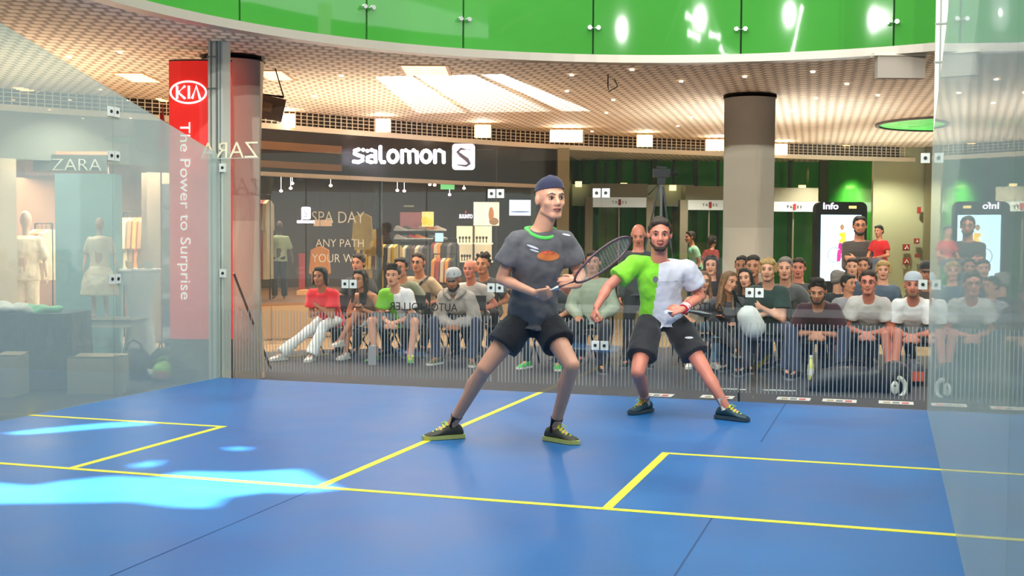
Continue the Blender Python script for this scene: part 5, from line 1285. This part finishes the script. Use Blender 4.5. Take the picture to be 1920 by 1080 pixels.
# chest print and sleeve marks
shirt1 = [c for c in r1.children if c.name.startswith('shirt')][0]
def chest_print(px, py, D0, wpx, hpx, m, name, parent, rot=0.0):
    dg = bpy.context.evaluated_depsgraph_get(); o = parent; mb = MB(); k = D0/FPX; n = 12
    inv = Matrix.Translation(-ORG[parent.name])
    rows = []
    def hit(x, y):
        d = ray(x, y); ok, loc, nr, idx = o.ray_cast(inv @ CAM, d)
        return (loc+ORG[parent.name]-d.normalized()*.003) if ok else None
    for r_ in (0, .5, 1):
        row = []
        for i in range(n*2):
            a = 2*math.pi*i/(n*2); x = math.cos(a)*wpx*r_; y = math.sin(a)*hpx*r_
            h = hit(px+x*math.cos(rot)-y*math.sin(rot), py+x*math.sin(rot)+y*math.cos(rot)); row.append(h)
        rows.append(row)
    if any(h is None for r_ in rows for h in r_): return None
    mb.loft(rows[1:], cap=False); nn_ = 2*n; mb.v.append(tuple(rows[0][0])); c_ = len(mb.v)-1
    for i in range(nn_): mb.f.append((c_, i, (i+1) % nn_)); mb.m.append(0)
    o2 = mb.build(name, m, parent, True); return o2
M_ORA = cloth('orange_print', (206, 116, 60)); M_WPR = cloth('white_print', (205, 205, 212))
bpy.context.view_layer.update()
chest_print(1028, 480, 7.6, 21, 9, M_ORA, 'chest_print', shirt1); chest_print(1027, 474, 7.6, 14, 4, cloth('red_print', (190, 70, 50)), 'chest_print', shirt1)
chest_print(999, 463, 7.6, 12, 2, M_WPR, 'chest_mark', shirt1, .35); chest_print(1002, 470, 7.6, 9, 1.6, M_WPR, 'chest_mark', shirt1, .3)
chest_print(1062, 440, 7.7, 8, 1.6, M_WPR, 'chest_mark', shirt1, .2)
# his racket
def racket(butt, throat, tip, nrm, label, frame_m, grip_m, hw=.105):
    t = thing('squash_racket', butt, label, 'racket'); u = (tip-throat).normalized(); s_ = u.cross(nrm).normalized(); L = (tip-throat).length
    MB().cyl(butt, butt.lerp(throat, .58), .016, .014, n=10).build('grip', grip_m, t, True)
    th = throat; MB().cyl(butt.lerp(throat, .56), th, .009, .008, n=8).build('shaft', frame_m, t, True)
    pts = []
    for i in range(37):
        a = 2*math.pi*i/36; x = -math.cos(a); w_ = math.sin(a)*hw*(1-.18*(1-x)/2)
        pts.append(th+u*(L*(.5+.5*x))+s_*w_)
    fr = MB().tube(pts, .0075, 8, cap=False).build('frame', frame_m, t, True)
    mb = MB(); 
    for i in range(-9, 10):
        x = i/10; w_ = hw*math.sqrt(1-x*x)*(1-.18*(1-x)/2); c = th+u*(L*(.5+.5*x)); mb.cyl(c-s_*w_, c+s_*w_, .0011, n=4)
    for i in range(-6, 7):
        y = i/7; hl = math.sqrt(1-y*y); mb.cyl(th+u*L*(.5-.49*hl)+s_*hw*y*.9, th+u*L*(.5+.49*hl)+s_*hw*y*.9, .0011, n=4)
    mb.build('strings', mat('strings', (170, 180, 176), .5), t)
    return t
Dr = 7.55
gb = J1['wR']+J1['hdR']*.075+J1['hnR'].normalized()*.02
thr = P(1078, 527, 7.60); tip = P(1181, 448, 7.72); gb0 = gb-(thr-gb).normalized()*.07
racket(gb0, thr, tip, (FLAT*.80+UPZ*.6).normalized(), 'squash racket with dark frame held across the chest by the player in grey', mat('racket_dark', (88, 60, 72), .35), mat('grip_white', (222, 222, 218), .7), .085)

J2 = player(9.15, dict(s=.98, F=(B-RT*.12).normalized(), face=(B-RT*.08-UPZ*.06).normalized(),
    j=dict(P=(1240, 596, .10), N=(1235, 486, 0), H=(1237, 440, -.12), sR=(1187, 496, 0), sL=(1288, 504, .04), hR=(1216, 606, .06), hL=(1266, 606, .10),
           eR=(1140, 538, -.08), wR=(1118, 577, -.20), eL=(1313, 556, .12), wL=(1280, 580, -.20), kR=(1196, 698, -.20), kL=(1320, 692, -.12)),
    ank=dict(aR=(1210, 750), aL=(1360, 762)), tR=(-RT*.65+B*.7), tL=(RT*.75+B*.6),
    hdR=(-RT*.4-UPZ*1.0+B*.2).normalized(), hnR=(RT*.8+FLAT*.3), thR=-1, cuR=1.1, hdL=(-RT*1.0-UPZ*.1+B*.25).normalized(), hnL=(FLAT*.7-UPZ*.5), thL=1, cuL=1.1))
M_GRT = cloth('lime_tee', (120, 196, 40)); M_GREYT = cloth('pale_tee', (196, 196, 206))
r2 = human('player crouching in half green half pale grey tee, black shorts, bearded face', J2, dict(
    skin='pink', hair='short', hk='brown', beard='brown', top=[M_GRT, M_GREYT], split=.012, sleeve='short', loose=.020, hem=-.10, fold=.035,
    bottom='shorts', bm=M_BLK, short_to=.70, leg_w=.034, shoe=(mat('shoe_teal', (26, 66, 78), .55), mat('sole_dark', (60, 76, 84), .6), M_NEON), sock=cloth('white_sock', (225, 225, 222))), vox=.0068)
shirt2 = [c for c in r2.children if c.name.startswith('shirt')][0]
bpy.context.view_layer.update()
chest_print(1258, 527, 9, 26, 1.4, M_WPR, 'chest_mark', shirt2); chest_print(1229, 524, 9, 5, 6, cloth('dark_print', (96, 92, 104)), 'chest_mark', shirt2); chest_print(1262, 578, 9, 18, 1.2, M_WPR, 'chest_mark', shirt2)
sh2 = [c for c in r2.children if c.name.startswith('shorts')][0]
chest_print(1292, 633, 9, 8, 2, M_WPR, 'shorts_mark', sh2)
d = (J2['wL']-J2['eL']).normalized()
wb = MB().cyl(J2['wL']-d*.085, J2['wL']-d*.005, .041, .038, n=20).build('wristband', cloth('red_band', (190, 30, 44)), r2, True)
for q_ in (.03, .062): MB().cyl(J2['wL']-d*q_, J2['wL']-d*(q_+.007), .0405, n=20).build('stripe', mat('band_white', (235, 235, 235), .8), wb)
gb = J2['wL']+J2['hdL']*.08+J2['hnL'].normalized()*.02
hd2 = (RT*.55+FLAT*.8-UPZ*.05).normalized()
racket(gb-hd2*.10, gb+hd2*.30, gb+hd2*.58, (UPZ*.9+RT*.2).normalized(), 'squash racket held at the waist by the player in green and grey, white grip forward', mat('racket_black', (30, 30, 34), .35), mat('grip_white', (222, 222, 218), .7), .095)

# ------------------------------------------------------------------ spectators
def C(n, *c): return cloth(n, c)
JEAN = C('jeans', 52, 60, 84); DARKT = C('dark_trousers', 32, 34, 40); GREY = C('grey_shorts', 112, 114, 120)
WSH = (mat('shoe_white', (222, 220, 214), .6), M_SOLE, None); GSH = (mat('shoe_neon', (90, 150, 70), .6), mat('sole_slate', (60, 74, 80), .6), M_NEON)
BSH = (mat('shoe_black', (28, 28, 30), .6), mat('sole_grey', (120, 120, 118), .6), None); OSH = (mat('shoe_khaki', (104, 100, 62), .6), M_SOLE, None)
G1 = 'spectators seated behind the glass'; G2 = 'spectators in the rows behind'
def seat(label, px, py, Y, look, chair=True, cl=None, group=G1, **kw):
    J = pose(px, py, Y, **kw); r_ = human(label, J, look, group)
    if chair: folding_chair(J, 'dark folding chair under the '+cl if cl else 'dark folding chair under the '+' '.join(label.split()[:9]))
    return J, r_
# front row, left of the players
seat('woman in red off-shoulder top and white trousers, arms crossed, legs stretched out', 600, 519, 3.0,
     dict(skin='tan', hair='bob', hk='black', w=.93, top=C('red_top', 226, 30, 48), sleeve='short', loose=.03, bottom='trousers', bm=C('white_trousers', 226, 232, 236), flare=.03, shoe=WSH, chest=.02, hem=-.16), cl='woman in the red top',
     ang=2, s=.90, arm='cross', legs={'R': (.42, -.20, .36, .66, -.42, .10, -.5), 'L': (.42, .08, .42, .62, .0, .10, .1)})
J_, r_ = seat('woman with long dark hair, brown top and white shorts, legs crossed', 675, 524, 3.1,
     dict(skin='mid', hair='long', hk='dark', w=.86, top=C('taupe_top', 128, 100, 84), sleeve='strap', loose=.012, bottom='skirt', bm=C('white_skirt', 226, 226, 220), short_to=.5, shoe=WSH, chest=.02), cl='woman with white shorts',
     ang=-8, s=.90, arm='phone', legs={'L': (.44, -.10, .56, .50, -.24, .28, .0), 'R': (.40, -.16, .50, .40, -.22, .10, .0)})
tag(MB().obox(J_['wR']+J_['hdR']*.09+UPZ*.012, J_['F'], J_['side'], UPZ, .13, .07, .009).build('mobile_phone', M_CHF), 'dark mobile phone in the hands of the woman in the brown top', 'phone')
seat('young man in half green half white tee and grey shorts, hands clasped', 737, 517, 2.95,
     dict(skin='fair', hair='tall', hk='dark', top=[M_GRT, C('white_tee', 226, 228, 232)], split=.0, sleeve='short', loose=.022, bottom='shorts', bm=GREY, short_to=.85, leg_w=.03, shoe=GSH), cl='young man in green and white',
     ang=4, s=.95, arm='clasp', spread=.22, turn=2)
J_, r_ = seat('man in pale grey hoodie and light cap, leaning on his knees', 850, 525, 2.9,
     dict(skin='tan', hair='under', hk='black', beard='black', top=C('grey_hoodie', 172, 162, 154), sleeve='long', hood=1, loose=.035, fold=.04, bottom='trousers', bm=JEAN, shoe=OSH, headwear=('cap', C('cap_grey', 176, 178, 184), C('cap_brim', 90, 92, 96))), cl='man in the grey hoodie',
     ang=4, s=.97, arm='clasp', spread=.20, nod=-12)
cp = [c for c in r_.children if c.name.startswith('cap')][0]
text('USA', J_['H']+J_['face']*.104+UPZ*.092, -J_['face'].cross(UPZ)*-1, UPZ, .034, M_CHF, 'lettering', cp, th=.004)
seat('person in pale camouflage shirt behind the racket of the grey player', 1112, 492, 3.1,
     dict(skin='mid', hair='short', hk='dark', top=C('camo', 150, 160, 140), sleeve='long', loose=.03, bottom='trousers', bm=DARKT, shoe=BSH), cl='person in the camouflage shirt', ang=6, s=.97, arm='lap')
seat('person in dark top and bright green trainers, mostly hidden by the grey player', 1020, 515, 3.0,
     dict(skin='fair', hair='short', hk='brown', top=C('dark_top', 60, 62, 66), sleeve='short', bottom='trousers', bm=DARKT, shoe=(mat('shoe_green', (60, 190, 70), .5), M_SOLE, None)), cl='person hidden by the grey player', ang=2, s=.95, arm='lap', spread=.17)
# front row, right
seat('woman with light brown long hair beside the wristband of the second player', 1318, 528, 3.7,
     dict(skin='fair', hair='long', hk='honey', w=.86, top=C('cream_top', 206, 190, 168), sleeve='strap', bottom='trousers', bm=C('pale_jeans', 110, 140, 164), shoe=WSH), cl='woman with light brown hair', ang=20, s=.90, arm='lap')
seat('woman in white top and grey jacket leaning her head to the right', 1368, 530, 3.0,
     dict(skin='mid', hair='long', hk='honey', w=.88, top=C('grey_jacket', 74, 74, 82), sleeve='long', loose=.022, bottom='trousers', bm=DARKT, shoe=BSH), cl='woman in the grey jacket', ang=14, s=.92, arm='lap', turn=30, tilt=16,
     legs={'R': (.42, -.16, .60, .56, .06, .34, .1), 'L': (.40, .10, .50, .40, .08, .10, .1)})
jj = onY(1366, 575, 2.66)
seat('woman with black hair half hidden beside the woman in the grey jacket', 1398, 522, 3.6,
     dict(skin='fair', hair='long', hk='black', w=.84, top=C('black_top', 34, 34, 38), sleeve='long', bottom='trousers', bm=DARKT, shoe=BSH), cl='woman with black hair', ang=-10, s=.88, arm='lap', tilt=-8)
seat('blond man in dark green tee with crossed arms and black watch', 1440, 506, 3.2,
     dict(skin='fair', hair='fringe', hk='blond', top=C('forest_tee', 42, 62, 58), sleeve='short', loose=.025, bottom='trousers', bm=JEAN, shoe=BSH), cl='blond man in dark green', ang=-2, s=1.0, arm='cross', spread=.2)
J_, r_ = seat('bearded man in maroon tee bending forward with clasped hands', 1533, 546, 2.75,
     dict(skin='mid', hair='tall', hk='dark', beard='dark', top=C('maroon_tee', 62, 30, 42), sleeve='short', loose=.024, bottom='trousers', bm=JEAN, shoe=BSH), cl='bearded man in maroon', ang=-2, s=1.0, arm='clasp', spread=.20, nod=-18)
seat('smiling man with glasses in light grey tee and grey shorts', 1628, 530, 3.0,
     dict(skin='pink', hair='short', hk='brown', top=C('light_tee', 196, 190, 184), sleeve='short', loose=.022, bottom='shorts', bm=GREY, short_to=.72, leg_w=.03, shoe=WSH, smile=True, glasses=mat('red_frame', (110, 40, 40), .4)), cl='smiling man with glasses', ang=-3, s=1.0, arm='clasp', spread=.25)
seat('man in white tee with grey cap worn backwards, at the right post', 1712, 535, 3.0,
     dict(skin='pink', hair='under', hk='brown', beard='honey', top=C('bright_tee', 228, 226, 224), sleeve='short', loose=.026, bottom='shorts', bm=C('denim_shorts', 96, 104, 112), short_to=.75, leg_w=.03, shoe=(mat('shoe_beige', (196, 160, 140), .6), M_SOLE, None), headwear=('backcap', C('cap_pale', 186, 192, 200), C('cap_pale2', 170, 176, 184))), cl='man with the backwards cap', ang=-3, s=.98, arm='clasp', spread=.2)
# second rows
def back(label, px, py, Y, skin_, hair, hk, tn, tc, s=.95, ang=0, **kw):
    look = dict(skin=skin_, hair=hair, hk=hk, top=C(tn, *tc), sleeve=kw.pop('sleeve', 'short'), bottom='trousers', bm=DARKT, shoe=BSH, w=kw.pop('w', 1.0))
    for k_ in ('glasses', 'beard', 'headwear', 'hood', 'smile'):
        if k_ in kw: look[k_] = kw.pop(k_)
    return seat(label, px, py, Y, look, group=G2, ang=ang, s=s, arm=kw.pop('arm', 'lap'), **kw)
GLF = mat('dark_frame', (30, 28, 30), .4)
back('person with dark hair mostly hidden behind the woman in the brown top', 672, 494, 4.1, 'mid', 'short', 'dark', 'dark_tee', (50, 48, 50))
back('dark haired man with heavy brows behind the young man in green', 752, 502, 3.8, 'mid', 'short', 'black', 'sage_tee', (138, 140, 118))
J_, r_ = back('man with glasses in beige shirt with a dark shoulder strap', 784, 493, 4.5, 'mid', 'short', 'brown', 'beige_shirt', (186, 162, 130), s=1.0, glasses=GLF)
st = MB(); N_ = J_['N']; st.tube([N_+J_['side']*.12+J_['F']*.0, N_+J_['side']*.09+J_['F']*.155-UPZ*.06, N_-J_['side']*.02+J_['F']*.185-UPZ*.22, N_-J_['side']*.13+J_['F']*.15-UPZ*.38], .017, 6)
st.build('shoulder_strap', M_BLK, r_, True)
back('bald pale man in light shirt right of the grey hoodie', 881, 505, 4.0, 'pink', 'bald', 'grey', 'pale_shirt', (190, 182, 176))
back('curly haired young man in dark vest right of the bald pale man', 905, 496, 4.6, 'mid', 'curly', 'dark', 'grey_tee', (86, 86, 88), s=1.0)
back('dark haired person between the grey player and his racket', 1083, 487, 4.1, 'pink', 'short', 'dark', 'rust_tee', (150, 90, 80))
back('woman with dark hair and pale face right of the second player', 1334, 498, 4.2, 'fair', 'long', 'dark', 'dark_blouse', (44, 42, 48), w=.86, s=.92)
back('dark haired man in grey tee left of the blond man', 1412, 500, 4.05, 'mid', 'short', 'dark', 'steel_tee', (58, 60, 64), s=1.0)
back('dark haired head behind the man left of the blond man', 1391, 499, 4.6, 'tan', 'short', 'black', 'navy_tee', (40, 44, 60))
back('stocky man with greying crop in grey tee right of the blond man', 1472, 504, 4.0, 'fair', 'short', 'grey', 'stone_tee', (104, 104, 104), s=1.0)
back('short haired man in dark tee, second right of the blond man', 1497, 503, 4.8, 'pink', 'short', 'brown', 'char_tee', (56, 60, 62))
back('grey haired child seen from behind the bearded man', 1571, 524, 3.8, 'fair', 'short', 'grey', 'shadow_tee', (38, 38, 44), s=.80, turn=150)
back('black haired child in patterned shirt turning to the smiling man', 1591, 532, 3.5, 'mid', 'short', 'black', 'pattern_shirt', (150, 146, 150), s=.78, turn=50)
back('brown haired child behind the black haired child', 1598, 501, 4.5, 'fair', 'short', 'brown', 'blue_tee', (70, 80, 96), s=.82)
back('child with brown fringe directly behind the smiling man with glasses', 1618, 499, 5.2, 'mid', 'short', 'brown', 'slate_tee2', (64, 70, 80), s=.85)
back('blond boy in grey blue tee right of the smiling man', 1656, 507, 4.1, 'fair', 'fringe', 'blond', 'boy_tee', (78, 92, 108), s=.85)
back('person with black cap behind the man with the backwards cap', 1738, 512, 4.2, 'tan', 'under', 'black', 'brown_tee', (70, 56, 50), headwear=('cap', C('cap_black', 26, 26, 30), C('cap_black2', 30, 30, 34)))
# standing people
def stand(label, px, py, D, skin_, hair, hk, tn, tc, s=1.0, ang=0, group='people standing or walking behind', bc=None, **kw):
    q_ = P(px, py, D); look = dict(skin=skin_, hair=hair, hk=hk, top=C(tn, *tc), sleeve=kw.pop('sleeve', 'short'), bottom='trousers', bm=bc or DARKT, shoe=BSH, w=kw.pop('w', 1.0))
    for k_ in ('glasses', 'beard'):
        if k_ in kw: look[k_] = kw.pop(k_)
    hz = q_.z-ZF; s = hz/1.60
    J = pose(px, py, q_.y, ang=ang, s=s, sit=False, arm=kw.pop('arm', 'hang'), lean=kw.pop('lean', None), **kw)
    return J, human(label, J, look, group, vox=.011)
stand('bald old man in dark jacket looking down behind the second player', 1197, 441, 13.6, 'pink', 'bald', 'grey', 'dark_jacket', (60, 62, 64), sleeve='long', ang=10, nod=-20, turn=0)
J_, r_ = stand('man in dark checked shirt with glasses carrying a small boy', 1612, 424, 16.6, 'mid', 'short', 'black', 'checked_shirt', (66, 60, 58), sleeve='long', ang=8, arm='cross', glasses=GLF, beard='black')
# the carried boy
q_ = P(1648, 434, 16.4); JB = pose(1648, 434, q_.y, ang=-35, s=.62, sit=True, arm='lap', lean=2, floor=q_.z-.72)
JB['floor'] = q_.z-.75
human('small dark haired boy in red polo shirt carried on an arm', JB, dict(skin='mid', hair='short', hk='black', top=C('red_polo', 196, 22, 30), sleeve='short', bottom='trousers', bm=C('boy_jeans', 84, 92, 108), shoe=BSH, w=.95), None, vox=.009)
stand('distant walking man in mint tee seen from the side between the portals', 1294, 445, 25.0, 'mid', 'short', 'brown', 'mint_tee', (150, 214, 176), ang=-60, lean=12)
stand('distant woman in dark red top walking left of the round column', 1336, 452, 25.3, 'mid', 'tail', 'dark', 'wine_top', (150, 50, 44), ang=150, w=.86)

# ------------------------------------------------------------------ camera on tripod, microphone, floor things
c = P(1240, 395, 14.6); base = V((c.x, c.y, ZF)); apex = P(1240, 350, 14.6)
t = thing('tripod', base, 'tall black camera tripod standing behind the second player', 'tripod')
for a in (80, 200, 320):
    d = V((math.cos(math.radians(a)), math.sin(math.radians(a)), 0)); MB().tube([apex+d*.03, apex.lerp(base, .45)+d*.24, base+d*.48+UPZ*.01], [.012, .012, .010], 8).build('leg', M_CHF, t, True)
MB().cyl(apex-UPZ*.75, apex+UPZ*.06, .016, n=12).build('centre_column', mat('tripod_grey', (110, 112, 112), .4), t, True)
MB().obox(apex+UPZ*.07, RT, FLAT, UPZ, .09, .08, .08).build('head', M_CHF, t); MB().cyl(apex+UPZ*.06, apex-RT*.16-UPZ*.10, .008, n=6).build('pan_handle', M_CHF, t)
t = thing('video_camera', apex+UPZ*.112, 'small black video camera on top of the tripod', 'camera')
cc = apex+UPZ*.165; MB().obox(cc, RT, FLAT, UPZ, .20, .11, .10).build('body', M_CHF, t); MB().cyl(cc+RT*.1, cc+RT*.19, .035, n=14).build('lens', M_CHF, t); MB().obox(cc+UPZ*.07, RT, FLAT, UPZ, .12, .02, .02).build('handle', M_CHF, t)
mc = onY(1408, 603, .22); t = thing('microphone', V((mc.x, mc.y, mc.z-.1)), 'blurred white fuzzy microphone windshield behind the glass joint', 'microphone')
ma = (RT*.45-UPZ*.9).normalized(); MB().cap(mc-ma*.05, mc+ma*.05, .095, .10, 20).build('windshield', cloth('fur_white', (214, 212, 208)), t, True)
MB().tube([mc-ma*.12, mc-ma*.2-RT*.03, mc-ma*.30-RT*.02], .016, 8).build('handle', M_CHF, t, True)
MB().tube([mc-ma*.28-RT*.02, V((mc.x-.12, mc.y+.05, .5)), V((mc.x-.10, mc.y+.1, ZF))], .009, 6).build('stand_pole', M_CHF, t, True)
MB().lathe((mc.x-.10, mc.y+.1, ZF+.002), [(.11, 0), (.11, .012), (.02, .02)], 20).build('stand_base', M_CHF, t)
def bottle(px, py, label, c_, h=.24, r=.036, capc=(230, 230, 230), clear=False):
    p = onZ(px, py, ZF+.003); t = thing('drinks_bottle', p, label, 'bottle', 'bottles on the carpet behind the glass')
    m = mat('bottle_%d_%d_%d' % c_, c_, .15, coat=.5)
    MB().lathe(p, [(r*.85, 0), (r, .01), (r, h*.55), (r*.9, h*.62), (r*.45, h*.82), (r*.36, h*.92)], 18).build('body', m, t, True)
    MB().lathe(p+UPZ*h*.2, [(r*1.02, 0), (r*1.02, h*.25)], 18).build('label_band', mat('label_pale', (214, 216, 206), .6), t, True)
    MB().lathe(p+UPZ*h*.91, [(r*.42, 0), (r*.42, h*.09)], 12).build('cap', mat('cap_%d' % capc[0], capc, .5), t)
bottle(372, 712, 'clear bottle at the foot of the red pylon', (176, 196, 176), .27)
bottle(443, 700, 'clear plastic bottle right of the left corner post', (190, 205, 205), .30)
bottle(1520, 712, 'pale yellow drink bottle between the feet of the man in maroon', (214, 218, 110), .26)
bottle(1371, 690, 'small red bottle under the chair of the woman in grey jacket', (196, 40, 60), .19)
bottle(1384, 700, 'pale green bottle right of the red one', (200, 206, 130), .22)
bottle(1703, 705, 'grey blue bottle wrapped in foil by the right post', (130, 146, 166), .24)
p = onZ(699, 684, ZF+.002); t = thing('drinks_carton', p, 'pale grey drinks carton standing between the young man\'s shoes', 'carton')
MB().obox(p+UPZ*.11, RT, FLAT, UPZ, .085, .07, .22).build('body', mat('carton_grey', (160, 160, 166), .5), t); MB().cyl(p+UPZ*.22, p+UPZ*.235, .015, n=10).build('cap', M_PLATE, t)
# cards on the carpet just behind the glass
for i, px in enumerate((1232, 1345, 1488, 1574, 1680)):
    p = onZ(px, 741+ (i*3.6), ZF+.004); t = thing('printed_card', p, '%s printed white card from the left lying behind the glass' % ORD[i], 'card', 'printed cards on the carpet')
    MB().obox(p+UPZ*.002, (1, 0, 0), (0, 1, 0), UPZ, .30, .20, .003).build('sheet', mat('card_white', (224, 222, 216), .5), t)
    for k_, c_ in enumerate(((170, 150, 110), (110, 110, 116), (190, 60, 50))): MB().obox(p+V((-.08+.08*k_, -.02, .0042)), (1, 0, 0), (0, 1, 0), UPZ, .06, .10, .001).build('print', mat('print%d' % k_, c_, .6), t)
# racket bags at the right
bag(1600, 742, 165, 48, 11.45, mat('racket_bag', (34, 35, 38), .5, noise=.3, nscale=15), 'long black racket bag lying behind the right glass panel', M_CHF)
t = bag(1688, 738, 62, 62, 11.35, mat('racket_bag2', (30, 30, 33), .5), 'upright black bag end with big white ring emblem', None)
pc = P(1684, 727, 11.32)
k = 11.3/FPX
MB().tube([pc+RT*(math.cos(a)*20*k-6*k)+UPZ*math.sin(a)*20*k for a in [math.radians(-75+150*i/16) for i in range(17)]], .022, 8).build('ring_emblem', M_PLATE, t, True)
MB().ell(pc-RT*6*k, RT, FLAT, UPZ, 8*k, .012, 13*k, 16).build('drop_emblem', M_PLATE, t, True); MB().ell(pc-RT*7*k-FLAT*.012+UPZ*4*k, RT, FLAT, UPZ, 2.6*k, .006, 2.6*k, 10).build('dot_emblem', M_CHF, t, True)
bag(1722, 722, 40, 50, 12.0, mat('bag_grey', (60, 62, 70), .5), 'dark rounded bag with orange ball pattern beside the right post', None, mat('bag_orange', (214, 90, 60), .5))
# wooden stick leaning at the left, power cable
tag(MB().cyl(onZ(507, 690, ZF+.01), P(438, 512, 11.2), .014, .012, n=10).build('wooden_stick', mat('wood_stick', (158, 118, 84), .6), smooth=True), 'long thin wooden stick leaning against the left corner post', 'stick')
tag(MB().tube([onZ(x, y, ZF+.012) for x, y in ((456, 680), (475, 676), (492, 673), (505, 672), (560, 668), (620, 664))], .008, 6).build('cable', mat('cable_tan', (150, 130, 90), .7), smooth=True), 'thin pale cable running over the carpet behind the stick', 'cable')
for i, (x0, y0, x1, y1, l_) in enumerate(((1330, 728, 1400, 731, 'left'), (1430, 731, 1492, 733, 'right'))):
    a, b = onZ(x0, y0, ZF+.008), onZ(x1, y1, ZF+.008); tag(MB().tube([a.lerp(b, q_/12)+FLAT*.012*math.sin(q_*2.3) for q_ in range(13)], .007, 6).build('cable', M_PLATE, smooth=True), l_+' piece of bright cable lying behind the glass near the cards', 'cable')
# outside the right glass: a yellow-draped table with a dark case
c = P(1842, 640, 9.2); t = thing('draped_table', V((c.x, c.y, ZF)), 'yellow draped table seen hazily through the right side glass', 'table')
k = 9.2/FPX; MB().obox(V((c.x, c.y, (ZF+.66)/2))+FLAT*.2, RT, FLAT, UPZ, 110*k, .4, .66-ZF).build('tablecloth', mat('yellow_cloth', (214, 206, 90), .7, noise=.1, nscale=8), t)
MB().obox(V((c.x, c.y, .675))+FLAT*.2, RT, FLAT, UPZ, 116*k, .44, .03).build('top', mat('yellow_cloth', (214, 206, 90), .7), t)
